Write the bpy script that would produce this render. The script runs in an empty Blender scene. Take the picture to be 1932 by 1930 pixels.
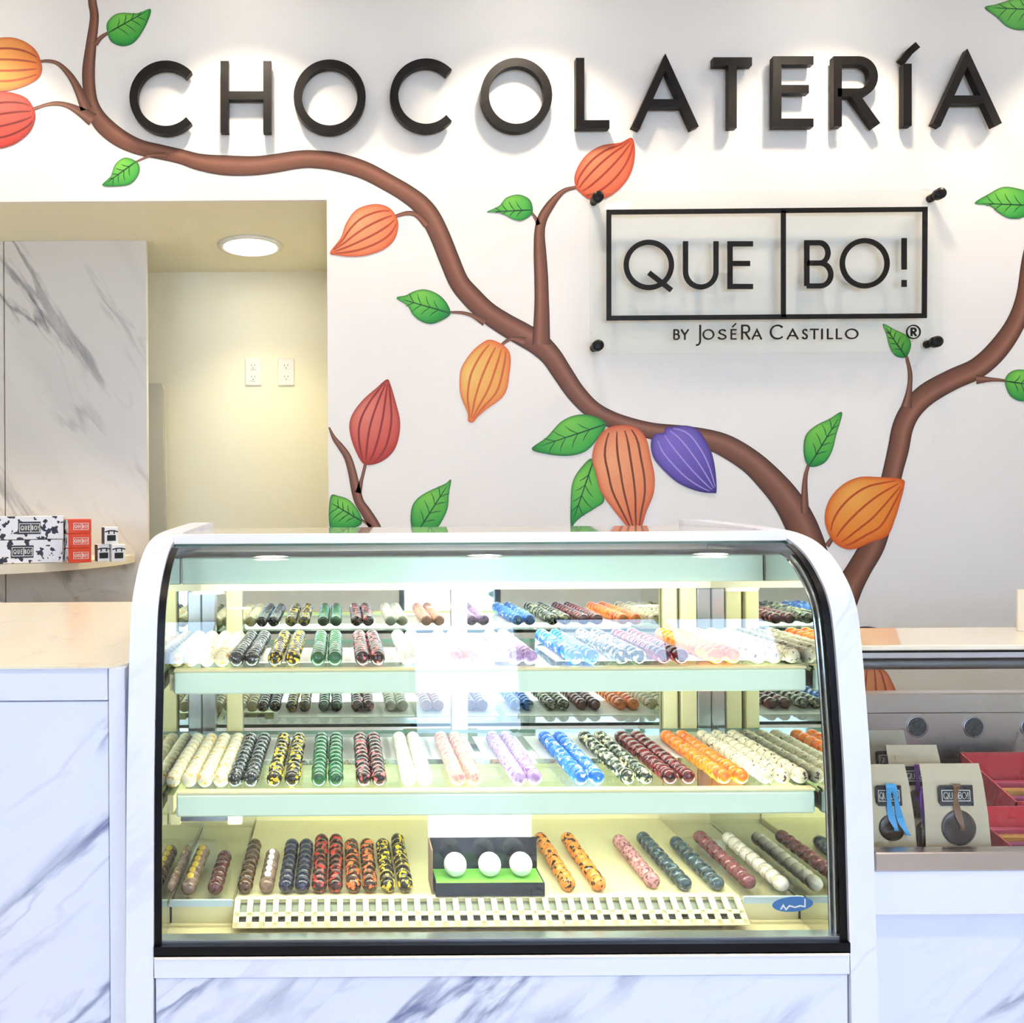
import bpy, math, random
from mathutils import Matrix, Vector
random.seed(7)
# ---------------------------------------------------------------- camera, world, lights, exposure
F, VX, VY, EYE, ROLL = 1500.0, 640.0, 955.0, 1.35, 0.006   # focal length and principal point in px of the 1932x1930 frame
scene = bpy.context.scene
C = bpy.data.collections.new('chocolate_shop'); scene.collection.children.link(C)
cam_d = bpy.data.cameras.new('camera'); cam = bpy.data.objects.new('camera', cam_d); C.objects.link(cam)
cam_d.sensor_width = 36; cam_d.lens = F / 1932 * 36
cam_d.shift_x = (966 - VX) / 1932; cam_d.shift_y = -(965 - VY) / 1932
cam_d.clip_start = 0.02
cam.matrix_world = Matrix.Translation((0, 0, EYE)) @ Matrix.Rotation(math.pi / 2, 4, 'X') @ Matrix.Rotation(-ROLL, 4, 'Z')
scene.camera = cam
scene.view_settings.view_transform = 'Standard'; scene.view_settings.look = 'None'
scene.view_settings.gamma = 1.0; scene.view_settings.use_curve_mapping = False
scene.view_settings.exposure = 0.53
cy = scene.cycles
cy.max_bounces = 8; cy.diffuse_bounces = 4; cy.use_adaptive_sampling = True; cy.adaptive_min_samples = 12; cy.adaptive_threshold = 0.12; cy.glossy_bounces = 5; cy.transmission_bounces = 4
cy.transparent_max_bounces = 40; cy.sample_clamp_indirect = 4.0; cy.use_denoising = True
cy.caustics_reflective = False; cy.caustics_refractive = False
world = bpy.data.worlds.new('daylight'); scene.world = world; world.use_nodes = True
bg = world.node_tree.nodes['Background']; bg.inputs[0].default_value = (0.53, 0.71, 1.0, 1); bg.inputs[1].default_value = 8.4
DOWN_W, LED_E, ALCOVE_W = 42.0, 23.0, 29.0
DOWN_COL, LED_COL, ALCOVE_COL = (1.0, 0.82, 0.63), (1.0, 1.0, 0.90), (1.0, 0.90, 0.56)

# ---------------------------------------------------------------- helpers
def at(px, py, Y):
    x, y = px - VX, py - VY
    u, v = x - ROLL * y, y + ROLL * x
    return Vector((u * Y / F, Y, EYE - v * Y / F))
def lin(c):
    return tuple((v / 255 / 12.92) if v / 255 <= 0.04045 else ((v / 255 + 0.055) / 1.055) ** 2.4 for v in c[:3])
def link(o, parent=None):
    C.objects.link(o)
    if parent is not None: o.parent = parent
    return o
def tag(o, label=None, cat=None, group=None, kind=None):
    if label: o['label'] = label
    if cat: o['category'] = cat
    if group: o['group'] = group
    if kind: o['kind'] = kind
    return o
def empty(name, loc=(0, 0, 0)):
    o = bpy.data.objects.new(name, None); o.location = loc; o.empty_display_size = 0.05
    return link(o)
class MB:
    def __init__(s): s.v = []; s.f = []; s.m = []; s.sm = []; s.col = None
    def add(s, vs, fs, m=0, smooth=False):
        b = len(s.v); s.v += [tuple(v) for v in vs]
        for f in fs: s.f.append(tuple(b + i for i in f)); s.m.append(m); s.sm.append(smooth)
        return s
    def box(s, x0, x1, y0, y1, z0, z1, m=0):
        vs = [(x, y, z) for z in (z0, z1) for y in (y0, y1) for x in (x0, x1)]
        return s.add(vs, [(0, 2, 3, 1), (4, 5, 7, 6), (0, 1, 5, 4), (2, 6, 7, 3), (0, 4, 6, 2), (1, 3, 7, 5)], m)
    def bbox(s, x0, x1, y0, y1, z0, z1, b=0.004, m=0):
        # box with chamfered edges
        vs = []; idx = {}
        for i in (0, 1):
            for j in (0, 1):
                for k in (0, 1):
                    cx, cyy, cz = (x0, x1)[i], (y0, y1)[j], (z0, z1)[k]
                    sx, sy, sz = (b, -b)[i], (b, -b)[j], (b, -b)[k]
                    for a in range(3):
                        p = [cx + sx, cyy + sy, cz + sz]; p[a] = (cx, cyy, cz)[a]
                        idx[(i, j, k, a)] = len(vs); vs.append(tuple(p))
        fs = []
        for i in (0, 1):
            q = [idx[(i, 0, 0, 0)], idx[(i, 1, 0, 0)], idx[(i, 1, 1, 0)], idx[(i, 0, 1, 0)]]; fs.append(tuple(q if i else q[::-1]))
            q = [idx[(0, i, 0, 1)], idx[(1, i, 0, 1)], idx[(1, i, 1, 1)], idx[(0, i, 1, 1)]]; fs.append(tuple(q[::-1] if i else q))
            q = [idx[(0, 0, i, 2)], idx[(1, 0, i, 2)], idx[(1, 1, i, 2)], idx[(0, 1, i, 2)]]; fs.append(tuple(q if i else q[::-1]))
        for a in (0, 1):
            for c in (0, 1):
                fs.append((idx[(a, c, 0, 0)], idx[(a, c, 1, 0)], idx[(a, c, 1, 1)], idx[(a, c, 0, 1)]))
                fs.append((idx[(a, 0, c, 0)], idx[(a, 1, c, 0)], idx[(a, 1, c, 2)], idx[(a, 0, c, 2)]))
                fs.append((idx[(0, a, c, 1)], idx[(1, a, c, 1)], idx[(1, a, c, 2)], idx[(0, a, c, 2)]))
        for i in (0, 1):
            for j in (0, 1):
                for k in (0, 1): fs.append((idx[(i, j, k, 0)], idx[(i, j, k, 1)], idx[(i, j, k, 2)]))
        return s.add(vs, fs, m)
    def tube(s, a, b, r, n=12, m=0, r2=None):
        a, b = Vector(a), Vector(b); d = (b - a).normalized(); u = d.orthogonal().normalized(); w = d.cross(u); r2 = r if r2 is None else r2
        vs = []
        for p, rr in ((a, r), (b, r2)):
            vs += [p + (u * math.cos(2 * math.pi * i / n) + w * math.sin(2 * math.pi * i / n)) * rr for i in range(n)]
        s.add(vs, [(i, (i + 1) % n, n + (i + 1) % n, n + i) for i in range(n)], m, True)
        return s.add(vs, [tuple(range(n))[::-1], tuple(range(n, 2 * n))], m)
    def lathe(s, prof, axis='Z', c=(0, 0, 0), n=16, m=0, smooth=True, cap=True):
        # prof: (radius, height) pairs
        vs = []; c = Vector(c)
        for r, h in prof:
            for i in range(n):
                a = 2 * math.pi * i / n; p = (r * math.cos(a), r * math.sin(a), h)
                if axis == 'Y': p = (p[0], p[2], p[1])
                if axis == 'X': p = (p[2], p[0], p[1])
                vs.append(c + Vector(p))
        fs = []
        for k in range(len(prof) - 1):
            for i in range(n): fs.append((k * n + i, k * n + (i + 1) % n, (k + 1) * n + (i + 1) % n, (k + 1) * n + i))
        if cap: fs += [tuple(range(n))[::-1], tuple(range((len(prof) - 1) * n, len(prof) * n))]
        return s.add(vs, fs, m, smooth)
    def prism_x(s, prof, x0, x1, m=0):
        n = len(prof)
        vs = [(x0, y, z) for y, z in prof] + [(x1, y, z) for y, z in prof]
        return s.add(vs, [tuple(range(n)), tuple(range(n, 2 * n))[::-1]] + [(i, n + i, n + (i + 1) % n, (i + 1) % n) for i in range(n)], m)
    def prism_z(s, pts, z0, z1, m=0):
        n = len(pts)
        vs = [(x, y, z0) for x, y in pts] + [(x, y, z1) for x, y in pts]
        return s.add(vs, [tuple(range(n))[::-1], tuple(range(n, 2 * n))] + [(i, (i + 1) % n, n + (i + 1) % n, n + i) for i in range(n)], m)
    def prism_y(s, pts, y0, y1, m=0):
        n = len(pts)
        vs = [(x, y0, z) for x, z in pts] + [(x, y1, z) for x, z in pts]
        return s.add(vs, [tuple(range(n)), tuple(range(n, 2 * n))[::-1]] + [(i, n + i, n + (i + 1) % n, (i + 1) % n) for i in range(n)], m)
    def mesh(s, name, mats, origin=(0, 0, 0)):
        me = bpy.data.meshes.new(name)
        o = Vector(origin)
        me.from_pydata([tuple(Vector(v) - o) for v in s.v], [], s.f)
        for mt in (mats if isinstance(mats, (list, tuple)) else [mats]): me.materials.append(mt)
        me.polygons.foreach_set('material_index', s.m); me.polygons.foreach_set('use_smooth', s.sm)
        if s.col:
            ca = me.color_attributes.new('Col', 'FLOAT_COLOR', 'POINT')
            ca.data.foreach_set('color', [c for q in s.col for c in (*q[:3], 1.0)])
        me.validate(); me.update()
        return me
    def build(s, name, mats, parent=None, origin=None, fix=True):
        if origin is None:
            xs, ys, zs = zip(*s.v)
            origin = ((min(xs) + max(xs)) / 2, (min(ys) + max(ys)) / 2, min(zs))
        me = s.mesh(name, mats, origin)
        o = bpy.data.objects.new(name, me)
        if fix:
            import bmesh
            bm = bmesh.new(); bm.from_mesh(me); bmesh.ops.recalc_face_normals(bm, faces=bm.faces); bm.to_mesh(me); bm.free()
        if parent is not None:
            p = parent; off = Vector((0, 0, 0))
            while p is not None: off += p.location; p = p.parent
            o.location = Vector(origin) - off
        else: o.location = origin
        return link(o, parent)

# ---------------------------------------------------------------- materials
def new_mat(name):
    m = bpy.data.materials.new(name); m.use_nodes = True
    return m, m.node_tree.nodes, m.node_tree.links, m.node_tree.nodes['Principled BSDF']
def plain(name, rgb, rough=0.5, metal=0.0, bump=0.0, bscale=80, spec=0.5, coat=0.0, var=0.0):
    m, N, L, b = new_mat(name)
    b.inputs['Base Color'].default_value = (*lin(rgb), 1); b.inputs['Roughness'].default_value = rough
    b.inputs['Metallic'].default_value = metal; b.inputs['Specular IOR Level'].default_value = spec; b.inputs['Coat Weight'].default_value = coat
    if var or bump:
        g = N.new('ShaderNodeNewGeometry'); n = N.new('ShaderNodeTexNoise'); n.inputs['Scale'].default_value = bscale; n.inputs['Detail'].default_value = 4
        L.new(g.outputs['Position'], n.inputs['Vector'])
        if var:
            mx = N.new('ShaderNodeMix'); mx.data_type = 'RGBA'; mx.inputs[0].default_value = 0
            mx.inputs[6].default_value = (*lin(rgb), 1); mx.inputs[7].default_value = (*[c * (1 - var) for c in lin(rgb)], 1)
            L.new(n.outputs['Fac'], mx.inputs[0]); L.new(mx.outputs[2], b.inputs['Base Color'])
        if bump:
            bp = N.new('ShaderNodeBump'); bp.inputs['Strength'].default_value = bump; bp.inputs['Distance'].default_value = 0.002
            L.new(n.outputs['Fac'], bp.inputs['Height']); L.new(bp.outputs['Normal'], b.inputs['Normal'])
    return m
def emit(name, rgb, strength):
    m, N, L, b = new_mat(name)
    b.inputs['Base Color'].default_value = (0.9, 0.9, 0.9, 1); b.inputs['Emission Color'].default_value = (*rgb, 1); b.inputs['Emission Strength'].default_value = strength
    return m
def glass(name, tint=(0.97, 1.0, 0.98), ior=1.45, rough=0.0, extra=0.0):
    m = bpy.data.materials.new(name); m.use_nodes = True; N, L = m.node_tree.nodes, m.node_tree.links
    N.remove(N['Principled BSDF']); out = N['Material Output']
    g = N.new('ShaderNodeNewGeometry'); mi = N.new('ShaderNodeMix'); mi.inputs[2].default_value = ior; mi.inputs[3].default_value = 1 / ior
    L.new(g.outputs['Backfacing'], mi.inputs[0])
    fr = N.new('ShaderNodeFresnel'); L.new(mi.outputs[0], fr.inputs['IOR'])
    t = N.new('ShaderNodeBsdfTransparent'); t.inputs[0].default_value = (*tint, 1)
    gl = N.new('ShaderNodeBsdfGlossy'); gl.inputs['Roughness'].default_value = rough
    mx = N.new('ShaderNodeMixShader'); L.new(fr.outputs[0], mx.inputs[0]); L.new(t.outputs[0], mx.inputs[1]); L.new(gl.outputs[0], mx.inputs[2])
    L.new(mx.outputs[0], out.inputs[0])
    return m
def painted(name, rough=0.55):
    m, N, L, b = new_mat(name); a = N.new('ShaderNodeVertexColor'); a.layer_name = 'Col'
    n = N.new('ShaderNodeTexNoise'); n.inputs['Scale'].default_value = 40; n.inputs['Detail'].default_value = 3
    g = N.new('ShaderNodeNewGeometry'); L.new(g.outputs['Position'], n.inputs['Vector'])
    mx = N.new('ShaderNodeMix'); mx.data_type = 'RGBA'; mx.blend_type = 'MULTIPLY'; mx.inputs[0].default_value = 0.12
    L.new(a.outputs['Color'], mx.inputs[6]); L.new(n.outputs['Color'], mx.inputs[7]); L.new(mx.outputs[2], b.inputs['Base Color'])
    b.inputs['Roughness'].default_value = rough
    return m
def marble(name, base, vein, ang, scale=1.0, rough=0.25, amount=0.85, seed=0.0, width=0.07):
    # thin broken diagonal veins; ang is the vein direction in the wall plane
    m, N, L, b = new_mat(name)
    g = N.new('ShaderNodeNewGeometry'); mp = N.new('ShaderNodeMapping'); mp.vector_type = 'TEXTURE'
    mp.inputs['Rotation'].default_value = (0, -ang, 0); mp.inputs['Scale'].default_value = (1.0 / scale, 0.5 / scale, 0.22 / scale)
    mp.inputs['Location'].default_value = (seed, seed * 0.3, seed * 0.7)
    L.new(g.outputs['Position'], mp.inputs['Vector'])
    def noise(s, d, dist=0.0):
        n = N.new('ShaderNodeTexNoise'); n.inputs['Scale'].default_value = s; n.inputs['Detail'].default_value = d; n.inputs['Distortion'].default_value = dist
        L.new(mp.outputs[0], n.inputs['Vector']); return n
    def math_(op, a, bb):
        k = N.new('ShaderNodeMath'); k.operation = op
        for i, q in enumerate((a, bb)):
            if q is None: continue
            if isinstance(q, (int, float)): k.inputs[i].default_value = q
            else: L.new(q, k.inputs[i])
        return k.outputs[0]
    def ridge(s, d, w, dist):
        n = noise(s, d, dist); a = math_('ABSOLUTE', math_('SUBTRACT', n.outputs['Fac'], 0.5), None)
        mr = N.new('ShaderNodeMapRange'); mr.inputs['From Min'].default_value = 0.0; mr.inputs['From Max'].default_value = w
        mr.inputs['To Min'].default_value = 1.0; mr.inputs['To Max'].default_value = 0.0; mr.interpolation_type = 'SMOOTHSTEP'
        L.new(a, mr.inputs['Value']); return mr.outputs[0]
    mask = N.new('ShaderNodeMapRange'); mask.inputs['From Min'].default_value = 0.48; mask.inputs['From Max'].default_value = 0.66
    L.new(noise(1.7, 2).outputs['Fac'], mask.inputs['Value'])
    v1 = math_('MULTIPLY', ridge(1.3, 6, width * 0.32, 0.3), mask.outputs[0])
    v2 = math_('MULTIPLY', ridge(3.1, 8, width * 0.35, 0.5), 0.35)
    cloud = N.new('ShaderNodeMapRange'); cloud.inputs['From Min'].default_value = 0.5; cloud.inputs['From Max'].default_value = 0.85
    cloud.inputs['To Max'].default_value = 0.28; L.new(noise(0.9, 5, 0.6).outputs['Fac'], cloud.inputs['Value'])
    v = math_('MULTIPLY', math_('ADD', math_('ADD', v1, math_('MULTIPLY', v2, mask.outputs[0])), cloud.outputs[0]), amount)
    vc = N.new('ShaderNodeClamp'); L.new(v, vc.inputs['Value'])
    mx = N.new('ShaderNodeMix'); mx.data_type = 'RGBA'; mx.inputs[6].default_value = (*lin(base), 1); mx.inputs[7].default_value = (*lin(vein), 1)
    L.new(vc.outputs[0], mx.inputs[0]); L.new(mx.outputs[2], b.inputs['Base Color'])
    b.inputs['Roughness'].default_value = rough
    return m
def chocolate(name, cols, scale=70, rough=0.22, bands=False, thr=(0.47, 0.56), coat=0.3):
    # cols: 1 to 3 colours splashed over each other, different on each piece
    m, N, L, b = new_mat(name)
    b.inputs['Roughness'].default_value = rough; b.inputs['Coat Weight'].default_value = coat
    tc = N.new('ShaderNodeTexCoord'); oi = N.new('ShaderNodeObjectInfo')
    ml = N.new('ShaderNodeMath'); ml.operation = 'MULTIPLY'; ml.inputs[1].default_value = 13.0; L.new(oi.outputs['Random'], ml.inputs[0])
    ad = N.new('ShaderNodeVectorMath'); ad.operation = 'ADD'; L.new(tc.outputs['Object'], ad.inputs[0]); L.new(ml.outputs[0], ad.inputs[1])
    n = N.new('ShaderNodeTexNoise'); n.inputs['Scale'].default_value = scale; n.inputs['Detail'].default_value = 2
    L.new(ad.outputs[0], n.inputs['Vector'])
    r = N.new('ShaderNodeValToRGB'); r.color_ramp.interpolation = 'LINEAR' if bands else 'CONSTANT'
    e = r.color_ramp.elements; e[0].color = (*lin(cols[0]), 1); e[0].position = 0
    e[1].color = (*lin(cols[min(1, len(cols) - 1)]), 1); e[1].position = thr[0]
    if len(cols) > 2: q = e.new(thr[1]); q.color = (*lin(cols[2]), 1)
    L.new(n.outputs['Fac'], r.inputs[0]); L.new(r.outputs[0], b.inputs['Base Color'])
    return m
M = {}
M['wall'] = plain('wall_paint', (242, 237, 229), 0.7, bump=0.05, bscale=120)
M['alcove'] = plain('alcove_paint', (244, 238, 214), 0.7, bump=0.05, bscale=120)
M['ceiling'] = plain('ceiling_paint', (236, 234, 232), 0.8)
M['floor'] = plain('floor_tile', (190, 186, 180), 0.35, var=0.1, bscale=3)
M['marble'] = marble('white_marble_laminate', (216, 224, 242), (112, 124, 164), math.radians(40), 1.0, 0.3, 0.8, 0.0, 0.1)
M['marble_panel'] = marble('wall_marble_laminate', (226, 221, 213), (138, 136, 138), math.radians(-55), 0.8, 0.3, 0.8, 2.3, 0.1)
M['marble_pale'] = marble('pale_marble_edge', (222, 228, 243), (176, 188, 220), math.radians(40), 1.2, 0.35, 0.5, 5.1)
M['worktop'] = marble('cream_worktop', (232, 226, 204), (216, 204, 176), math.radians(90), 1.5, 0.22, 0.6, 1.1)
M['shelf_board'] = plain('cream_shelf_board', (235, 224, 200), 0.35)
M['black_letter'] = plain('black_letter_paint', (20, 17, 16), 0.4, spec=0.3)
M['black'] = plain('black_plastic', (12, 12, 15), 0.35, spec=0.3)
M['gasket'] = plain('black_gasket', (5, 6, 12), 0.35, spec=0.2)
M['mural'] = painted('mural_paint')
M['glass'] = glass('clear_glass', (0.985, 1.0, 0.99))
M['acrylic'] = glass('clear_acrylic', (0.985, 0.995, 0.985), 1.25)
M['shelf_glass'] = glass('green_edged_shelf_glass', (0.90, 0.98, 0.95))
M['glass_edge'] = plain('glass_edge_green', (70, 120, 110), 0.1)
M['mirror'] = plain('mirror_silver', (226, 232, 226), 0.02, 1.0)
M['steel'] = plain('brushed_steel', (206, 198, 194), 0.3, 1.0, bump=0.08, bscale=300)
M['steel_dark'] = plain('dark_steel', (120, 122, 128), 0.35, 1.0)
M['alu'] = plain('satin_aluminium', (205, 208, 214), 0.28, 1.0)
M['cream_metal'] = plain('cream_painted_metal', (240, 230, 176), 0.35, coat=0.2)
M['pale_green'] = plain('pale_green_light_cover', (224, 248, 226), 0.25, coat=0.3)
M['white'] = plain('white_card', (240, 240, 240), 0.5)
M['white_plastic'] = plain('white_plastic', (236, 234, 228), 0.35)
M['dark_hole'] = plain('dark_slot', (52, 56, 52), 0.7)
M['led'] = emit('led_tube_light', LED_COL, LED_E)
M['lamp'] = emit('downlight_lens', (1.0, 0.93, 0.82), 14.0)
M['lamp_alcove'] = emit('alcove_light_lens', (1.0, 0.97, 0.86), 9.0)
# ---------------------------------------------------------------- the room
YW, YA = 2.90, 3.78                      # back wall, back of the alcove
XJ, ZO, XO = at(618, 640, YW).x, at(300, 379, YW).z, -2.7   # opening: right jamb, head, left jamb
X0, X1, YS, ZC = -3.6, 3.9, -3.2, 3.38
def struct(name, mb, mat, parent=None):
    o = mb.build(name, mat, parent); o['kind'] = 'structure'; return o
struct('floor', MB().box(X0 - .1, X1 + .1, YS - .1, YA + .1, -0.1, 0), M['floor'])
struct('ceiling', MB().box(X0 - .1, X1 + .1, YS - .1, YW + .12, ZC, ZC + 0.1), M['ceiling'])
TW = .02
w = MB().box(XJ, X1 + .1, YW, YW + TW, 0, ZC).box(XO, XJ, YW, YW + TW, ZO, ZC).box(X0 - .1, XO, YW, YW + TW, 0, ZC)
wall_back = struct('wall_back', w, M['wall'])
struct('wall_alcove_back', MB().box(XO - .1, XJ + .1, YA, YA + .1, 0, ZO), M['alcove'])
struct('wall_alcove_right', MB().box(XJ, XJ + .1, YW + TW, YA, 0, ZO), M['alcove'])
struct('wall_alcove_left', MB().box(XO - .1, XO, YW + TW, YA, 0, ZO), M['alcove'])
struct('ceiling_alcove', MB().box(XO - .1, XJ + .1, YW + TW, YA + .1, ZO, ZO + .1), M['alcove'])
struct('wall_left', MB().box(X0 - .1, X0, YS, YW, 0, ZC), M['wall'])
struct('wall_right', MB().box(X1, X1 + .1, YS, YW, 0, ZC), M['wall'])
# shop front behind the camera: an open doorway and two openings sized for daylight and glare, seen only in reflections
SF = [(-2.4, -0.9, 1.25, 2.6), (0.5, 1.36, 0.0, 2.25), (1.6, 3.3, 1.25, 2.6)]
xs_ = [X0, -2.4, -.9, .5, 1.36, 1.6, 3.3, X1]; w = MB()
for k in (0, 2, 4, 6): w.box(xs_[k], xs_[k + 1], YS - .1, YS, 0, ZC)
for a, b_, z0, z1 in SF:
    w.box(a, b_, YS - .1, YS, z1, ZC)
    if z0 > 0: w.box(a, b_, YS - .1, YS, 0, z0)
struct('wall_front', w, M['wall'])
M['mullion'] = plain('dark_window_frame', (60, 62, 66), 0.4)
for k, (a, b_, z0, z1) in enumerate(SF):
    fr = MB().box(a, a + .05, YS - .08, YS - .02, z0, z1).box(b_ - .05, b_, YS - .08, YS - .02, z0, z1).box(a + .05, b_ - .05, YS - .08, YS - .02, z1 - .05, z1)
    if k != 1: fr.box((a + b_) / 2 - .03, (a + b_) / 2 + .03, YS - .08, YS - .02, z0, z1 - .05).box(a + .05, b_ - .05, YS - .08, YS - .02, z0, z0 + .1)
    struct('door_1' if k == 1 else 'window_%d' % (1 if k == 0 else 2), fr, M['mullion'])
struct('pavement', MB().box(-9, 9, -12, YS - .1, -0.1, -0.02), plain('pale_paving', (196, 196, 192), 0.8, var=0.15, bscale=4))
# shrubs outside the windows
M['leaf_out'] = plain('shrub_leaf', (62, 96, 48), 0.5, var=0.5, bscale=9)
M['bark'] = plain('shrub_bark', (88, 70, 56), 0.8)
def shrub(x, y, h, r, n, label):
    t = empty('shrub', (x, y, -0.02))
    MB().tube((x, y, -0.02), (x, y, h * .6), 0.035, 8, r2=0.02).build('stem', M['bark'], t)
    mb = MB()
    for _ in range(n):
        a = random.uniform(0, 2 * math.pi); e = math.asin(random.uniform(-1, 1)); q = r * random.uniform(.55, 1) 
        c = Vector((x + q * math.cos(e) * math.cos(a), y + q * math.cos(e) * math.sin(a) * .7, h * .56 + q / r * h * .44 * math.sin(e)))
        d = Vector((random.gauss(0, 1), random.gauss(0, 1), random.gauss(0, 1))).normalized(); s = d.orthogonal().normalized()
        l, wd = random.uniform(.09, .15), random.uniform(.03, .05)
        mb.add([c - d * l / 2, c + s * wd, c + d * l / 2, c - s * wd], [(0, 1, 2, 3)])
    mb.build('foliage', M['leaf_out'], t, fix=False)
    tag(t, label, 'shrub', 'shrubs outside the shop front')
for i, (x, y, h, r, n) in enumerate([(-2.4, -4.3, 1.5, .6, 420), (-1.15, -4.3, 1.25, .6, 420), (0.0, -4.3, 1.4, .5, 420), (1.95, -4.4, 1.15, .5, 360), (3.0, -4.3, 1.3, .6, 420)]):
    shrub(x, y, h, r, n, 'green shrub outside the shop front, %s from the left, seen as a reflection' % ('first', 'second', 'third', 'fourth', 'fifth')[i])

# ---------------------------------------------------------------- painted mural on the back wall
YM = YW - 0.0012
def spline(pts, n=6, closed=True):
    P = [Vector(p) for p in pts]; out = []; N_ = len(P)
    rng = range(N_) if closed else range(N_ - 1)
    for i in rng:
        if closed: a, b, c, d = P[i - 1], P[i], P[(i + 1) % N_], P[(i + 2) % N_]
        else: a, b, c, d = P[max(i - 1, 0)], P[i], P[i + 1], P[min(i + 2, N_ - 1)]
        for k in range(n):
            t = k / n
            out.append(0.5 * ((2 * b) + (c - a) * t + (2 * a - 5 * b + 4 * c - d) * t * t + (3 * b - a - 3 * c + d) * t ** 3))
    if not closed: out.append(P[-1])
    return out
def mixc(a, b, t):
    t = max(0, min(1, t)); return tuple(x + (y - x) * t for x, y in zip(a, b))
mural = empty('wall_mural', at(1000, 900, YM))
tag(mural, 'painted mural of winding brown branches with cacao pods and green leaves on white wall', 'mural')
def branch(pts, Y, layer=0):
    # pts: (x, y, half width)
    S = spline(pts, 5, False); mb = MB(); mb.col = []
    D, Md, Hi = lin((62, 34, 24)), lin((112, 66, 46)), lin((172, 116, 92))
    cols = [D, Md, mixc(Md, Hi, .7), mixc(Md, Hi, .25), Md, D]; offs = [-1, -.72, -.25, .2, .7, 1]
    for i, p in enumerate(S):
        a, b = S[max(i - 1, 0)], S[min(i + 1, len(S) - 1)]
        t = Vector((b.x - a.x, b.y - a.y)).normalized(); nrm = Vector((-t.y, t.x))
        wob = 1
        for o_, c in zip(offs, cols):
            q = Vector((p.x, p.y)) + nrm * o_ * p.z * wob; mb.v.append(tuple(at(q.x, q.y, Y))); mb.col.append(c)
    k = len(offs)
    for i in range(len(S) - 1):
        for j in range(k - 1): mb.f.append((i * k + j, i * k + j + 1, (i + 1) * k + j + 1, (i + 1) * k + j)); mb.m.append(0); mb.sm.append(False)
    o = mb.build('branch', M['mural'], mural, fix=False); return o
def ribbon(mb, pts, w0, w1, Y, col):
    b = len(mb.v)
    n = len(pts)
    for i, p in enumerate(pts):
        a, c = pts[max(i - 1, 0)], pts[min(i + 1, n - 1)]; t = (c - a); t = t.normalized() if t.length > 0 else Vector((1, 0)); nr = Vector((-t.y, t.x))
        s = i / max(n - 1, 1); w_ = w0 + (w1 - w0) * s; w_ *= min(1, .35 + 3 * min(s, 1 - s) + .2)
        for sg in (-1, 1): q = p + nr * sg * w_; mb.v.append(tuple(at(q.x, q.y, Y))); mb.col.append(col)
    for i in range(n - 1): mb.f.append((b + 2 * i, b + 2 * i + 1, b + 2 * i + 3, b + 2 * i + 2)); mb.m.append(0); mb.sm.append(False)
def spans(O, B, T, t):
    # left and right reach of outline O across the axis B->T at fraction t
    ax = (T - B).normalized(); nr = Vector((-ax.y, ax.x)); base = B + (T - B) * t; lo = hi = 0.0
    for i in range(len(O)):
        p, q = O[i] - base, O[(i + 1) % len(O)] - base; a, c = p.dot(ax), q.dot(ax)
        if (a > 0) != (c > 0):
            s = a / (a - c); w_ = (p + (q - p) * s).dot(nr); lo, hi = min(lo, w_), max(hi, w_)
    return base, nr, lo, hi
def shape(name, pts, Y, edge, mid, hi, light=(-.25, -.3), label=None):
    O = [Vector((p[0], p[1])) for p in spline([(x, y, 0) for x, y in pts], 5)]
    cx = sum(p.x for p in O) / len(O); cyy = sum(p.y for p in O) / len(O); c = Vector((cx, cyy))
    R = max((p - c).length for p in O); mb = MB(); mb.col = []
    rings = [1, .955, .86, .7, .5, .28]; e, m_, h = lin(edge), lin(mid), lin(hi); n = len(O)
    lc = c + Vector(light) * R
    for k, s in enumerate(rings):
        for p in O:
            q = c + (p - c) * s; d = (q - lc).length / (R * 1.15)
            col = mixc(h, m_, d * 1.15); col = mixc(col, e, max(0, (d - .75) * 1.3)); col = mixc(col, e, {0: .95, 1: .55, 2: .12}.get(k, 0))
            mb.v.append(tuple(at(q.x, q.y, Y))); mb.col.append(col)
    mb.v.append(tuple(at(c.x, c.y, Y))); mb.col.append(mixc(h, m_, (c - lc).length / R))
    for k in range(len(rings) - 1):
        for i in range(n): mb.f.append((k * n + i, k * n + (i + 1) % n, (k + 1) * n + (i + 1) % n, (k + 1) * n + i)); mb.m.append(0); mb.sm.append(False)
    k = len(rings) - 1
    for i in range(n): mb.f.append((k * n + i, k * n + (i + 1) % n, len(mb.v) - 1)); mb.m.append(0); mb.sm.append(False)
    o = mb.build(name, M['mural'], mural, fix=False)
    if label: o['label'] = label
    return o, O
def pod(pts, B, T, edge, mid, hi, rib, label, fr=(-.62, -.22, .2, .6), lay=0, rw=2.2, light=(-.25, -.3)):
    Y = YM - 0.0006 - 0.0004 * lay
    o, O = shape('cacao_pod', pts, Y, edge, mid, hi, light, label)
    B, T = Vector(B), Vector(T)
    for f in fr:
        L_ = []
        for k in range(15):
            t = .05 + .9 * k / 14; base, nr, lo, hi_ = spans(O, B, T, t); L_.append(base + nr * (hi_ * f if f > 0 else lo * -f))
        mb = MB(); mb.col = []; ribbon(mb, L_, rw, rw * .8, Y - 0.0003, lin(rib)); mb.build('rib_line', M['mural'], o, fix=False)
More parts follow.
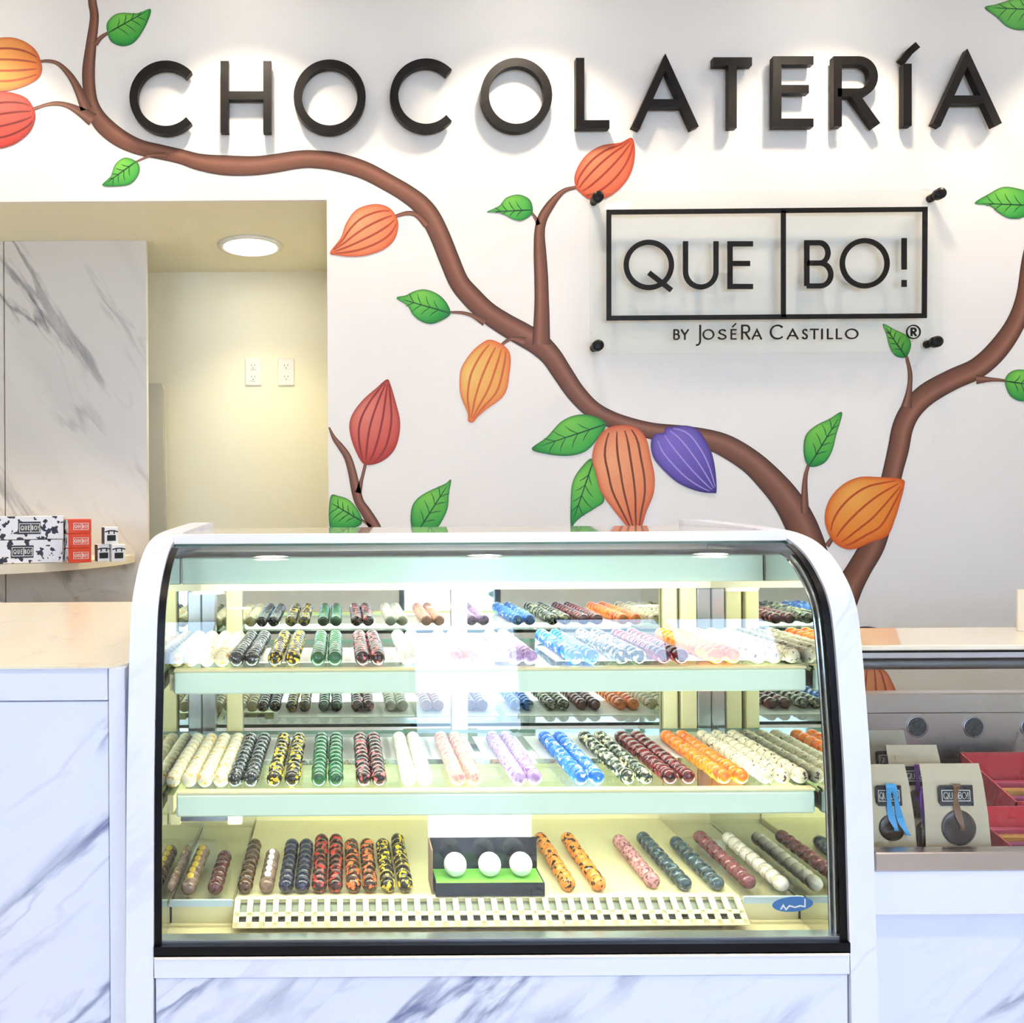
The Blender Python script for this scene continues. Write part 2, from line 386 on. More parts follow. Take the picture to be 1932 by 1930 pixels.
def leaf(pts, B, T, label, lay=0, bright=1.0):
    Y = YM - 0.0006 - 0.0004 * lay
    o, O = shape('leaf', pts, Y, (14, 92, 48), (44, 166, 62), (132, 214, 78), (-.15, -.45), label)
    B, T = Vector(B), Vector(T); L_ = [B + (T - B) * (.02 + .86 * k / 8) for k in range(9)]
    col = lin((16, 84, 46)); mb = MB(); mb.col = []
    ribbon(mb, L_, 1.5, .8, Y - 0.0003, col)
    for t in (.22, .38, .54, .68):
        base, nr, lo, hi = spans(O, B, T, t); ax = (T - B)
        for w_ in (lo, hi):
            e = base + nr * w_ * .62 + ax * .13; m_ = (base + e) / 2 + ax * .015
            ribbon(mb, [base, m_, e], 1.1, .6, Y - 0.0003, col)
    mb.build('leaf_veins', M['mural'], o, fix=False)
YB = YM
branch([(176, -40, 8), (174, 0, 8), (178, 33, 8.5), (172, 83, 10), (167, 133, 12), (169, 174, 12), (176, 203, 13), (192, 232, 17), (224, 259, 17), (261, 277, 15), (300, 286, 14), (340, 295, 14), (378, 306, 16), (428, 312, 19), (489, 312, 18), (564, 301, 17), (602, 301, 17), (637, 306, 17.5), (687, 321, 17), (735, 346, 16.5), (767, 365, 17), (793, 385, 18), (812, 409, 19), (830, 445, 19), (848, 490, 19), (866, 532, 19), (889, 560, 20), (918, 588, 20), (950, 610, 21), (985, 630, 22), (1015, 648, 22), (1040, 672, 20), (1062, 705, 19), (1086, 740, 18), (1116, 771, 17), (1150, 790, 16), (1190, 803, 15), (1235, 814, 16), (1290, 821, 18), (1345, 832, 20), (1380, 847, 22), (1418, 872, 23), (1448, 900, 25), (1478, 934, 27), (1500, 968, 29), (1518, 1008, 31), (1532, 1060, 33), (1542, 1160, 35), (1552, 1300, 38), (1556, 1600, 42)], YB)
branch([(2150, 120, 9), (2085, 190, 11), (2020, 270, 13), (1978, 350, 14), (1960, 420, 15), (1944, 490, 16), (1934, 560, 17), (1915, 612, 18), (1882, 660, 20), (1843, 695, 20), (1797, 716, 20), (1748, 744, 21), (1719, 774, 20), (1703, 807, 20), (1695, 847, 20), (1684, 892, 19), (1668, 960, 21), (1648, 1025, 23), (1622, 1072, 23), (1600, 1112, 26), (1578, 1170, 30), (1562, 1260, 34), (1556, 1420, 38)], YB)
YT = YM - 0.0003
branch([(1021, 650, 17), (1022, 600, 15), (1022, 560, 13.5), (1021, 520, 13), (1019, 480, 12), (1018, 440, 10), (1023, 413, 9.5), (1036, 390, 8.5), (1052, 370, 6), (1068, 358, 4), (1090, 353, 3)], YT)
for tw in ([(1016, 424, 4), (1011, 412, 3), (1002, 400, 2)], [(180, 84, 5), (190, 71, 4), (207, 60, 2.5)], [(163, 206, 11), (147, 168, 8), (131, 141, 6), (111, 121, 4), (92, 115, 3), (74, 116, 2.5)],
           [(175, 226, 13), (147, 208, 8), (125, 198, 5), (105, 195, 4), (85, 198, 3), (62, 206, 3)], [(312, 292, 5), (285, 293, 3), (270, 299, 2), (255, 306, 1.5)], [(806, 425, 7), (787, 406, 5), (768, 402, 4), (746, 408, 3)],
           [(915, 608, 8), (893, 596, 4), (872, 590, 3), (848, 589, 2)], [(990, 645, 9), (967, 639, 4), (953, 645, 3), (942, 656, 3)], [(621, 806, 1.5), (630, 826, 4), (643, 843, 6), (656, 863, 7), (665, 893, 8), (671, 922, 9), (678, 947, 9), (691, 967, 10), (707, 994, 11), (722, 1030, 11)],
           [(676, 930, 6), (682, 906, 3.5), (687, 886, 3), (691, 868, 3)], [(700, 994, 3), (690, 986, 2.5), (678, 978, 2)], [(1519, 968, 8), (1518, 930, 6), (1520, 898, 4), (1526, 876, 3)],
           [(1710, 768, 10), (1716, 733, 5), (1717, 702, 4), (1709, 668, 2.5)], [(1842, 716, 9), (1866, 716, 4.5), (1886, 717, 3), (1906, 720, 2)], [(1560, 1030, 5), (1570, 1016, 4)], [(2045, 240, 6), (2030, 170, 4), (1985, 24, 2)], [(1995, 320, 6), (1980, 370, 4), (1946, 388, 2)]):
    branch(tw, YT)
OR = dict(edge=(196, 76, 22), mid=(238, 128, 40), hi=(252, 176, 84), rib=(176, 72, 26))
SA = dict(edge=(206, 84, 46), mid=(236, 126, 78), hi=(250, 172, 120), rib=(186, 78, 46))
RD = dict(edge=(150, 32, 24), mid=(206, 74, 60), hi=(232, 132, 112), rib=(150, 44, 38))
PU = dict(edge=(56, 34, 112), mid=(98, 76, 170), hi=(132, 112, 204), rib=(176, 160, 222))
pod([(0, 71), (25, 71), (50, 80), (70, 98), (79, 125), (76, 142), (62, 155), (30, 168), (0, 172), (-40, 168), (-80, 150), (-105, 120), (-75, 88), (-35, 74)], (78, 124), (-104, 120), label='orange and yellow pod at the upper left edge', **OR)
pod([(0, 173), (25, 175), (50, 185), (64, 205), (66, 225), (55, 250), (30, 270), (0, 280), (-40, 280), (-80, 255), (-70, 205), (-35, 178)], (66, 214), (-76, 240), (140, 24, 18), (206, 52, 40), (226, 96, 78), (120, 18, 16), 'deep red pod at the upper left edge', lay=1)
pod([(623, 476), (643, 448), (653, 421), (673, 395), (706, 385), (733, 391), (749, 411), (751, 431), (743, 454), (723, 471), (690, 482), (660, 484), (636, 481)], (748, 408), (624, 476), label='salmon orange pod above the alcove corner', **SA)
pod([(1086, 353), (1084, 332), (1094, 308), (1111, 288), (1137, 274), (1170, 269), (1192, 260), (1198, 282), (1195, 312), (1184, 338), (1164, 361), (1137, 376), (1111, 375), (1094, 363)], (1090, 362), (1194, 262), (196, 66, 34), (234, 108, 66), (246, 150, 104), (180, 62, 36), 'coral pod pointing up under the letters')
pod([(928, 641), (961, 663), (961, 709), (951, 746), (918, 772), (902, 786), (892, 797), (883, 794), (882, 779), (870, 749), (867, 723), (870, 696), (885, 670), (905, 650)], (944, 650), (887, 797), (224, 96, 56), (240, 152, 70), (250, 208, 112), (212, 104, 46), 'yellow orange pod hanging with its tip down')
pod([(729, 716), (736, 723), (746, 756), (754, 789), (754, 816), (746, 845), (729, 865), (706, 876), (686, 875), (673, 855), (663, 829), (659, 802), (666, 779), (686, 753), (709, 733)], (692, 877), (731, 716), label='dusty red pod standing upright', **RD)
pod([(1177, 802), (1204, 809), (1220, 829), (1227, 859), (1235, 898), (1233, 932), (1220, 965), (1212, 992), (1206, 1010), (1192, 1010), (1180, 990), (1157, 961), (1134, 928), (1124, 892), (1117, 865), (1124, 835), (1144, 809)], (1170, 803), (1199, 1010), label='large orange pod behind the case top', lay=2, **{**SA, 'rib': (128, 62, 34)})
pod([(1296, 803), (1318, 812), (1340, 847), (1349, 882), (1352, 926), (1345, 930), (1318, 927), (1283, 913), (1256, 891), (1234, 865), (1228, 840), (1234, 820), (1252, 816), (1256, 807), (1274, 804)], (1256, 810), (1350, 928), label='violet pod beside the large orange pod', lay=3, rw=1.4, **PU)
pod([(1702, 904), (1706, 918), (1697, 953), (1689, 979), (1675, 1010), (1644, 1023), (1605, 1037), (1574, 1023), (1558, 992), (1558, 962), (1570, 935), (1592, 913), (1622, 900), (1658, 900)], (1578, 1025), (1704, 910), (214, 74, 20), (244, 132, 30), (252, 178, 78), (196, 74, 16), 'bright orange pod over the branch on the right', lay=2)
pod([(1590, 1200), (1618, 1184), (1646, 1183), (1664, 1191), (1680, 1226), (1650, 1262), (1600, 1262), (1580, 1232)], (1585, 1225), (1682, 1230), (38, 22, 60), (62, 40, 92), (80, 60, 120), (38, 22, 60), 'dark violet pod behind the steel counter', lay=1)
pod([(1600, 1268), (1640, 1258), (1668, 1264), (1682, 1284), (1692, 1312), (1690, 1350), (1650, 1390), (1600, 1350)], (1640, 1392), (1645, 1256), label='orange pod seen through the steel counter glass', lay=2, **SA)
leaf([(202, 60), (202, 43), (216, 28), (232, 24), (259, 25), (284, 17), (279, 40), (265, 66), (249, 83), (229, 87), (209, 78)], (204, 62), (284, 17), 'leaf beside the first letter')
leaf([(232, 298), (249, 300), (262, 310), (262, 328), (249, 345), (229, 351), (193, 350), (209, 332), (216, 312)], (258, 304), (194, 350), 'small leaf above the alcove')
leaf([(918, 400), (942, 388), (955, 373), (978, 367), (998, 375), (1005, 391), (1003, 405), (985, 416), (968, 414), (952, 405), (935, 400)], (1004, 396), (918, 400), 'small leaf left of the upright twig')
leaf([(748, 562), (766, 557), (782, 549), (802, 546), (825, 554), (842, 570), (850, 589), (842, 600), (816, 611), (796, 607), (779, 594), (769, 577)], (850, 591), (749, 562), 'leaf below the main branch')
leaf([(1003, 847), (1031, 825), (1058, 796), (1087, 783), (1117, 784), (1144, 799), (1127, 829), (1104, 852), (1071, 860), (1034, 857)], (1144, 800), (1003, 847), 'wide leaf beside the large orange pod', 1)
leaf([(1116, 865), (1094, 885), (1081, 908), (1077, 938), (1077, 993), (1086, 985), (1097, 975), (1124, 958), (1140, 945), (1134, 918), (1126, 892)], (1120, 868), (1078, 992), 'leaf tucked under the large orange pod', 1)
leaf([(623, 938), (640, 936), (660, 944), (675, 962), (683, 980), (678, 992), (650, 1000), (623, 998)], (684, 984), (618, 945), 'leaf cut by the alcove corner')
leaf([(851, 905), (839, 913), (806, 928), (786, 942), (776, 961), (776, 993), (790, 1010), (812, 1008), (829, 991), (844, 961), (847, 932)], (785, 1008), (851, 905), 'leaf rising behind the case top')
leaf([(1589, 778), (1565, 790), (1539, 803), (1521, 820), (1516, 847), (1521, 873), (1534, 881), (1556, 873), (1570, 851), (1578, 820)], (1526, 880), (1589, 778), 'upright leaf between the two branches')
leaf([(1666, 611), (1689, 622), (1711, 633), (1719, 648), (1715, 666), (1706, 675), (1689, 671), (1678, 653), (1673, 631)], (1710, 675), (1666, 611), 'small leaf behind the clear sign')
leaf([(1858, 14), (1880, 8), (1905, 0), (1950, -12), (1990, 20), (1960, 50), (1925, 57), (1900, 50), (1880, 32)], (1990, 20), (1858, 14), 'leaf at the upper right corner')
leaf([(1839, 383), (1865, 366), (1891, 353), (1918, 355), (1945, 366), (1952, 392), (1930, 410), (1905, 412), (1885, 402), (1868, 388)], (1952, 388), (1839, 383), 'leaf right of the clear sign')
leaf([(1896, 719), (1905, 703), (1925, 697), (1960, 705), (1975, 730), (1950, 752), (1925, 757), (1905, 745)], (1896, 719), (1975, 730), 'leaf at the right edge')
# ---------------------------------------------------------------- lettering: strokes of even width in a unit box
def arc(cx, cy_, rx, ry, a0, a1, n=24):
    return [(cx + rx * math.cos(math.radians(a0 + (a1 - a0) * i / n)), cy_ + ry * math.sin(math.radians(a0 + (a1 - a0) * i / n))) for i in range(n + 1)]
G = {
    'C': [arc(.54, .5, .54, .5, 44, 316, 36)], 'O': [arc(.5, .5, .5, .5, 0, 360, 48)],
    'Q': [arc(.5, .5, .5, .5, 0, 360, 48), [(.5, .33), (1.0, -.06)]],
    'H': [[(0, 1), (0, 0)], [(1, 1), (1, 0)], [(0, .52), (1, .52)]], 'L': [[(0, 1), (0, 0), (1, 0)]],
    'A': [[(0, 0), (.5, 1), (1, 0)], [(.19, .34), (.81, .34)]], 'T': [[(0, 1), (1, 1)], [(.5, 1), (.5, 0)]],
    'E': [[(1, 1), (0, 1), (0, 0), (1, 0)], [(0, .54), (.86, .54)]],
    'R': [[(0, 0), (0, 1)] + arc(.58, .74, .40, .26, 90, -90, 14) + [(0, .48)], [(.42, .48), (1, 0)]],
    'B': [[(0, 0), (0, 1)] + arc(.52, .765, .36, .235, 90, -90, 14) + [(0, .53)], [(.5, .53)] + arc(.56, .265, .44, .265, 90, -90, 14) + [(0, 0)]],
    'U': [[(0, 1)] + arc(.5, .36, .5, .36, 180, 360, 18) + [(1, 1)]], 'I': [[(.5, 1), (.5, 0)]],
    'J': [[(1, 1)] + arc(.3, .16, .7, .30, 0, -110, 10)], 'Y': [[(0, 1), (.5, .46), (.5, 0)], [(1, 1), (.5, .46)]],
    'S': [[(.92, .84), (.78, .96), (.52, 1), (.22, .92), (.14, .74), (.28, .58), (.6, .48), (.9, .34), (.94, .16), (.72, .02), (.42, 0), (.16, .06), (.02, .2)]],
    '!': [[(.5, 1), (.5, .34)], [(.5, .10), (.5, 0)]],
}
def strokes(mb, lines, s, Yf, Yb, close=()):
    # lines in px (y down); flat faces at depth Yf, sides back to Yb
    for li, ln in enumerate(lines):
        Yk = Yf + min(.0003, (Yb - Yf) * .3) * li
        P = [Vector(p) for p in ln]; n = len(P); loop = (P[0] - P[-1]).length < 1e-3
        L_, R_ = [], []
        for i in range(n):
            if loop and i in (0, n - 1): a, b = P[-2], P[1]; d1 = (P[0] - a).normalized(); d2 = (b - P[0]).normalized()
            else:
                d1 = (P[i] - P[i - 1]).normalized() if i else (P[1] - P[0]).normalized()
                d2 = (P[i + 1] - P[i]).normalized() if i < n - 1 else d1
            n1 = Vector((-d1.y, d1.x)); n2 = Vector((-d2.y, d2.x)); mt = n1 + n2
            mt = mt.normalized() if mt.length > 1e-4 else n1; k = min(1 / max(mt.dot(n1), .3), 2.2)
            L_.append(P[i] + mt * k * s / 2); R_.append(P[i] - mt * k * s / 2)
        vs = []
        for Yd in (Yk, Yb):
            for q in L_ + R_:
                w_ = at(q.x, q.y, Yf); vs.append((w_.x, Yd, w_.z))
        m_ = 2 * n; fs = []
        for i in range(n - 1):
            fs += [(i, i + 1, n + i + 1, n + i), (m_ + i, m_ + n + i, m_ + n + i + 1, m_ + i + 1), (i, m_ + i, m_ + i + 1, i + 1), (n + i, n + i + 1, m_ + n + i + 1, m_ + n + i)]
        if not loop: fs += [(0, n, m_ + n, m_), (n - 1, m_ + n - 1, m_ + 2 * n - 1, 2 * n - 1)]
        mb.add(vs, fs)
    return mb
def glyph(mb, ch, x0, y0, x1, y1, s, Yf, Yb):
    h = s / 2; ls = []
    for ln in G[ch]:
        q = []
        for i, (u, v) in enumerate(ln):
            ys = y1 - h - v * (y1 - y0 - s); xs = x0 + h + u * (x1 - x0 - s)
            q.append((xs, ys))
        # straight stroke ends reach the box edge
        if ch in 'HTIUJYARLE!' :
            for e, f in ((0, 1), (-1, -2)):
                a, b = Vector(q[e]), Vector(q[f]); 
                if abs(ln[e][1]) < 1e-6 or abs(ln[e][1] - 1) < 1e-6 or (ch in 'LE' and ln[e][0] in (1, .86)): d = (a - b).normalized(); q[e] = tuple(a + d * h)
        ls.append(q)
    return strokes(mb, ls, s, Yf, Yb)
YL0, YL1 = YW - 0.036, YW - 0.012
WORD = [('C', 244, 114, 372, 253, 'first'), ('H', 416, 115, 512, 249, 'second'), ('O', 554, 112, 690, 252, 'third'), ('C', 736, 110, 863, 249, 'fourth'), ('O', 907, 109, 1042, 249, 'fifth'), ('L', 1087, 109, 1150, 242, 'sixth'),
        ('A', 1195, 110, 1316, 242, 'seventh'), ('T', 1346, 108, 1419, 241, 'eighth'), ('E', 1459, 106, 1535, 239, 'ninth'), ('R', 1573, 106, 1658, 238, 'tenth'), ('I', 1702, 120, 1723, 237, 'eleventh'), ('A', 1763, 101, 1888, 236, 'last')]
for ch, x0, y0, x1, y1, nth in WORD:
    mb = glyph(MB(), ch, x0, y0, x1, y1, 15.5, YL0, YL1)
    o = mb.build('wall_letter', M['black_letter'])
    if ch == 'I':
        a = MB(); strokes(a, [[(1704, 114), (1716, 98), (1732, 84)]], 13, YL0, YL1); a.build('accent_mark', M['black_letter'], o)
    pins = MB(); cx, cyy = (x0 + x1) / 2, (y0 + y1) / 2
    px_ = {'C': x0 + 8, 'O': x0 + 8, 'L': x0 + 8, 'E': x0 + 8, 'R': x0 + 8, 'H': x0 + 8, 'A': cx, 'T': cx, 'I': cx}[ch]; py_ = {'A': y0 + 10, 'T': y0 + 8}.get(ch, cyy)
    p = at(px_, py_, YL0); pins.tube((p.x, YL1 - .002, p.z), (p.x, YW, p.z), .004, 8); pins.build('mounting_pin', M['black'], o)
    tag(o, ('raised black letter %s, %s letter of the long word on the wall' % (ch if ch != 'I' else 'I with an accent', nth)), 'letter', 'raised black wall letters')

# ---------------------------------------------------------------- clear acrylic sign
YS0 = YW - 0.036; sign = empty('clear_sign', at(1446, 512, YS0))
tag(sign, 'clear acrylic wall sign with black framed lettering on four black standoffs', 'sign')
a, b = at(1113, 362, YS0), at(1780, 664, YS0)
MB().bbox(a.x, b.x, YS0, YS0 + .012, b.z, a.z, .0015).build('acrylic_panel', M['acrylic'], sign)
for (x, y) in ((1126, 374), (1768, 368), (1126, 653), (1762, 646)):
    p = at(x, y, YS0); mb = MB().lathe([(.006, -.022), (.0185, -.022), (.020, -.019), (.020, -.001), (.0195, 0)], 'Y', (p.x, YS0, p.z), 24).tube((p.x, YS0 + .012, p.z), (p.x, YW, p.z), .014, 16)
    mb.build('standoff', M['black'], sign)
fm = MB(); Yf, Yb = YS0 - .004, YS0 - .0002
strokes(fm, [[(1149, 400), (1746, 394.5), (1744.5, 595.5), (1149, 600), (1149, 400)]], 9, Yf, Yb); strokes(fm, [[(1478.5, 397), (1478.5, 598)]], 9, Yf, Yb)
fm.build('sign_border', M['black_letter'], sign)
for ch, x0, y0, x1, y1 in (('Q', 1177, 452, 1272, 547), ('U', 1289, 455, 1356, 546), ('E', 1373, 455, 1421, 545), ('B', 1518, 453, 1573, 544), ('O', 1585, 449, 1679, 544), ('!', 1700, 449, 1713, 541)):
    glyph(MB(), ch, x0, y0, x1, y1, 9.5, Yf, Yb).build('sign_letter', M['black_letter'], sign)
x = 1270
SM = [('B', 1271, 1283, 0), ('Y', 1285, 1300, 0), ('J', 1312, 1323, 2), ('O', 1326, 1348, 0), ('S', 1354, 1372, 0), ('E', 1379, 1390, 0), ('R', 1399, 1416, 1), ('A', 1419, 1438, 0), ('C', 1453, 1480, 1), ('A', 1485, 1507, 0), ('S', 1513, 1525, 0), ('T', 1529, 1545, 0), ('I', 1549, 1554, 0), ('L', 1561, 1572, 0), ('L', 1578, 1589, 0), ('O', 1595, 1620, 0)]
for ch, x0, x1, tall in SM:
    y1 = 641 - (x0 - 1270) * .004; y0 = y1 - (20 if not tall else 28)
    if tall == 2: y1 += 7
    mb = glyph(MB(), ch, x0, y0, x1, y1, 2.6 if not tall else 3.0, Yf, Yb)
    if ch == 'E': strokes(mb, [[(1382, 617), (1389, 610)]], 2.6, Yf, Yb)
    mb.build('small_sign_letter', M['black_letter'], sign)
rm = MB(); strokes(rm, [[(1724 + 12.5 * math.cos(t * math.pi / 20), 626 + 12.5 * math.sin(t * math.pi / 20)) for t in range(41)]], 2.2, Yf, Yb); glyph(rm, 'R', 1719, 618, 1730, 634, 3, Yf, Yb)
rm.build('registered_mark', M['black_letter'], sign)
# ---------------------------------------------------------------- ceiling lights
def downlight(x, y, z, r, lens, watts, col, label, group, spot=99, cat='ceiling light'):
    t = empty('downlight', (x, y, z))
    MB().lathe([(r * 1.0, 0), (r * 1.18, 0), (r * 1.2, -.006), (r * 1.02, -.012), (r * .98, -.004)], 'Z', (x, y, z), 40, cap=False).build('trim_ring', M['white_plastic'], t)
    MB().lathe([(r * .99, -.003), (r * .6, -.006), (.001, -.007)], 'Z', (x, y, z), 32, cap=False).build('lens', lens, t)
    d = bpy.data.lights.new('downlight_lamp', 'SPOT' if spot else 'AREA'); d.energy = watts; d.color = col
    if spot: d.spot_size = math.radians(spot); d.spot_blend = .35 if spot < 100 else 1.0; d.shadow_soft_size = r * .8
    else: d.shape = 'DISK'; d.size = r * 2
    l = bpy.data.objects.new('downlight_lamp', d); l.location = (0, 0, -.02); link(l, t)
    tag(t, label, cat, group)
ORD = 'first second third fourth fifth sixth seventh eighth ninth tenth eleventh twelfth'.split()
for i, px in enumerate((-40, 470, 1000, 1560, 2100)):
    x = (px - VX) * YW / F
    downlight(x, 2.53, ZC, .085, M['lamp'], DOWN_W, DOWN_COL, 'recessed ceiling light above the lettered wall, %s from the left' % ORD[i], 'ceiling lights along the mural wall')
for x in (-1.9, -.62, .62, 1.9):  # unseen lamps added to fill the room and lower wall
    for y in (0.35, -1.5):
        downlight(x, y, ZC, .085, M['lamp'], DOWN_W * 1.3, DOWN_COL, 'added unseen fill light over the shop floor, %s column, %s row' % (ORD[[-1.9, -.62, .62, 1.9].index(x)], 'inner' if y > 0 else 'street side'), 'added fill lights over the shop floor', 130)
pa = at(473, 464, 3.41)
downlight(pa.x, 3.40, ZO, .115, M['lamp_alcove'], ALCOVE_W, ALCOVE_COL, 'round recessed light glowing in the alcove ceiling', None, 112)
downlight(-1.9, 3.3, ZO, .115, M['lamp_alcove'], ALCOVE_W * .6, ALCOVE_COL, 'added unseen alcove fill light beyond the left edge', None, 112)  # unseen lamp added to soften and even out the alcove light

# ---------------------------------------------------------------- marble pillar, wall shelf, boxes, outlets
YP = 3.325
pl, pr = at(8, 700, YP).x, at(277, 700, YP).x
pil = empty('marble_pillar', (pr - .4, YP, 0)); tag(pil, 'marble-clad pillar standing in the alcove behind the curved shelf', 'pillar')
MB().bbox(pl + .002, pr, YP, YP + .03, 0, ZO, .002).build('marble_slab', M['marble_panel'], pil)
MB().bbox(XO + .01, pl - .002, YP, YP + .03, 0, ZO, .002).build('marble_slab', M['marble_panel'], pil)
zs = at(250, 1046, YP).z
def shelf_outline():
    pts = [(XO + .02, YP - .002), (XO + .02, YP - .62)]
    x_end = at(255, 1050, YP).x
    for k in range(15):
        a = math.pi / 2 * k / 14; pts.append((at(-90, 1075, 2.8).x + (x_end - at(-90, 1075, 2.8).x) * math.sin(a), YP - .002 - .618 * math.cos(a)))
    return pts
MB().prism_z(shelf_outline(), zs - .032, zs).build('curved_shelf', M['shelf_board'])
tag(bpy.data.objects['curved_shelf'], 'cream curved shelf with a rounded end fixed to the marble pillar', 'shelf')
M['ink_print'] = chocolate('ink_splash_print', [(28, 30, 52), (238, 238, 242), (238, 238, 242)], 38, .45, thr=(.43, .6), coat=0)
M['navy'] = plain('navy_card', (20, 24, 48), .45); M['label_black'] = plain('black_label', (22, 26, 34), .4); M['orange_card'] = plain('orange_red_card', (222, 66, 30), .45)
M['pale_print'] = plain('white_print', (225, 225, 220), .5)
def brand_text(parent, cx, cyy, wpx, hpx, Y, mat, s):
    mb = MB(); x0, x1, y0, y1 = cx - wpx / 2, cx + wpx / 2, cyy - hpx / 2, cyy + hpx / 2; Yf, Yb = Y - .0006, Y - .0001
    strokes(mb, [[(x0, y0), (x1, y0), (x1, y1), (x0, y1), (x0, y0)]], s, Yf, Yb); strokes(mb, [[(cx + wpx * .06, y0), (cx + wpx * .06, y1)]], s, Yf, Yb)
    a, b = y0 + hpx * .22, y1 - hpx * .22
    for ch, f0, f1 in (('Q', .06, .22), ('U', .26, .37), ('E', .42, .51), ('B', .60, .69), ('O', .72, .87), ('!', .91, .95)): glyph(mb, ch, x0 + wpx * f0, a, x0 + wpx * f1, b, s, Yf, Yb)
    return mb.build('printed_logo', mat, parent)
def gift_box(name, px0, px1, py0, py1, Y, dep, mat, label, group, lab=None, sidem=None, turn=.31):
    a, b = at(px0, py1, Y), at(px1, py0, Y)
    t = empty(name, ((a.x + b.x) / 2, Y + dep / 2, a.z))
    MB().bbox(a.x, b.x, Y, Y + dep, a.z, b.z, .0015).build('box_body', mat, t)
    if sidem:
        MB().box(a.x - .0006, a.x + .0010, Y + .0016, Y + dep - .0016, a.z + .0016, b.z - .0016).build('box_sleeve', sidem, t)
    if lab: lab(t, Y)
    t.rotation_euler = (0, 0, turn)
    tag(t, label, 'gift box', group); return t
def lab_big(cx, cyy):
    def f(t, Y):
        a, b = at(cx - 20, cyy + 12, Y), at(cx + 20, cyy - 12, Y); MB().box(a.x, b.x, Y - .0012, Y - .0002, a.z, b.z).build('label_plate', M['label_black'], t); brand_text(t, cx, cyy, 36, 16, Y - .0012, M['pale_print'], 1.3)
    return f
YG = 2.80
zpx = lambda Y: VY + (EYE - zs) * F / Y     # picture row of the shelf top at depth Y
def unit(base, h, i): return base - h * (i + 1), base - h * i
b0 = zpx(YG) + 3.5
for i, (lx, ly) in enumerate(((27, 0), (40, 0))):
    y0, y1 = unit(b0, 45, i); gift_box('gift_box', -70, 101 if i else 99, y0, y1, YG, .16, M['ink_print'], ['white box with ink splashes at the bottom of the wide stack', 'white box with ink splashes on top of the wide stack'][i], 'wide ink-splash boxes', lab_big(lx, (y0 + y1) / 2))
b1 = zpx(YG + .02) + 2.5
for i in range(3):
    y0, y1 = unit(b1, 27.5, i); gift_box('gift_box', 116, 158, y0, y1, YG + .02, .10, M['orange_card'], 'orange red box, %s of the stack of three' % ('lowest', 'middle', 'topmost')[i], 'orange red box stack',
             lambda t, Y, c=(y0 + y1) / 2: brand_text(t, 139, c, 27, 12, Y, M['pale_print'], 1.0), M['ink_print'], .5)
b2 = zpx(YG + .06) + 2
def lab_small(cx, cyy):
    def f(t, Y):
        a, b = at(cx - 8, cyy + 5, Y), at(cx + 8, cyy - 6, Y); MB().box(a.x, b.x, Y - .0012, Y - .0002, a.z, b.z).build('label_plate', M['label_black'], t)
        mb = MB(); strokes(mb, [[(cx - 5, cyy - 8), (cx - 5, cyy - 14), (cx + 5, cyy - 14), (cx + 5, cyy - 8)], [(cx - 12, cyy - 12), (cx - 5, cyy - 14)], [(cx + 5, cyy - 14), (cx + 12, cyy - 12)]], 2.4, Y - .0008, Y - .0001); mb.build('ribbon_print', M['navy'], t)
    return f
for k, (x0, x1, lv, nm) in enumerate(((178, 200, 0, 'small white box with navy spine, lower left of the trio'), (205, 230, 0, 'small white box, lower right of the trio by the shelf end'), (191, 216, 1, 'small white box with navy spine on top of the trio'))):
    y0, y1 = unit(b2, 33, lv); gift_box('gift_box', x0, x1, y0, y1, YG + .06, .05, M['white'], nm, 'small white boxes', lab_small((x0 + x1) / 2, (y0 + y1) / 2 + 5), M['navy'] if k != 1 else None, .5)
# wall sockets
def outlet(cx, cyy, label):
    p = at(cx, cyy, YA); t = empty('wall_outlet', (p.x, YA, p.z - .068)); tag(t, label, 'outlet', 'alcove wall outlets')
    MB().bbox(p.x - .039, p.x + .039, YA - .007, YA - .0003, p.z - .065, p.z + .065, .003).build('cover_plate', M['white_plastic'], t)
    for s in (-1, 1):
        zc = p.z + s * .027; f = MB().prism_y([(p.x + .018 * math.cos(q * math.pi / 12), zc + .021 * max(-.8, min(.8, math.sin(q * math.pi / 12)))) for q in range(24)], YA - .0095, YA - .006).build('socket', M['white_plastic'], t)
        for dx, dz, w_, h_ in ((-.008, .004, .0022, .009), (.008, .004, .0022, .008), (0, -.009, .004, .005)):
            MB().box(p.x + dx - w_ / 2, p.x + dx + w_ / 2, YA - .0100, YA - .0093, zc + dz - h_ / 2, zc + dz + h_ / 2).build('socket_hole', M['dark_hole'], f)
outlet(478, 702, 'white double wall outlet nearer the marble pillar'); outlet(540, 702, 'white double wall outlet nearer the alcove corner')
# pale panel leaning in the gap behind the pillar
a, b, c, d = at(270, 722, 3.70), at(308, 735, 3.70), at(316, 1010, 3.64), at(284, 1012, 3.64)
zl = 0.0
lean = MB()
xl0, xl1 = a.x, b.x; zt = a.z
lean.add([(xl0, 3.62, 0), (c.x + .02, 3.62, 0), (c.x + .02, 3.66, 0), (xl0, 3.66, 0), (xl0, 3.72, zt), (xl1 - .012, 3.72, zt), (xl1 - .012, 3.755, zt), (xl0, 3.755, zt), (xl1, 3.72, zt - .03), (xl1, 3.755, zt - .03)],
         [(0, 1, 8, 5, 4), (3, 7, 6, 9, 2), (0, 3, 2, 1), (4, 5, 6, 7), (5, 8, 9, 6), (1, 2, 9, 8), (0, 4, 7, 3)])
t = lean.build('leaning_board', plain('pale_grey_board', (206, 203, 188), .5)); tag(t, 'pale grey board leaning upright in the alcove behind the marble pillar', 'board')

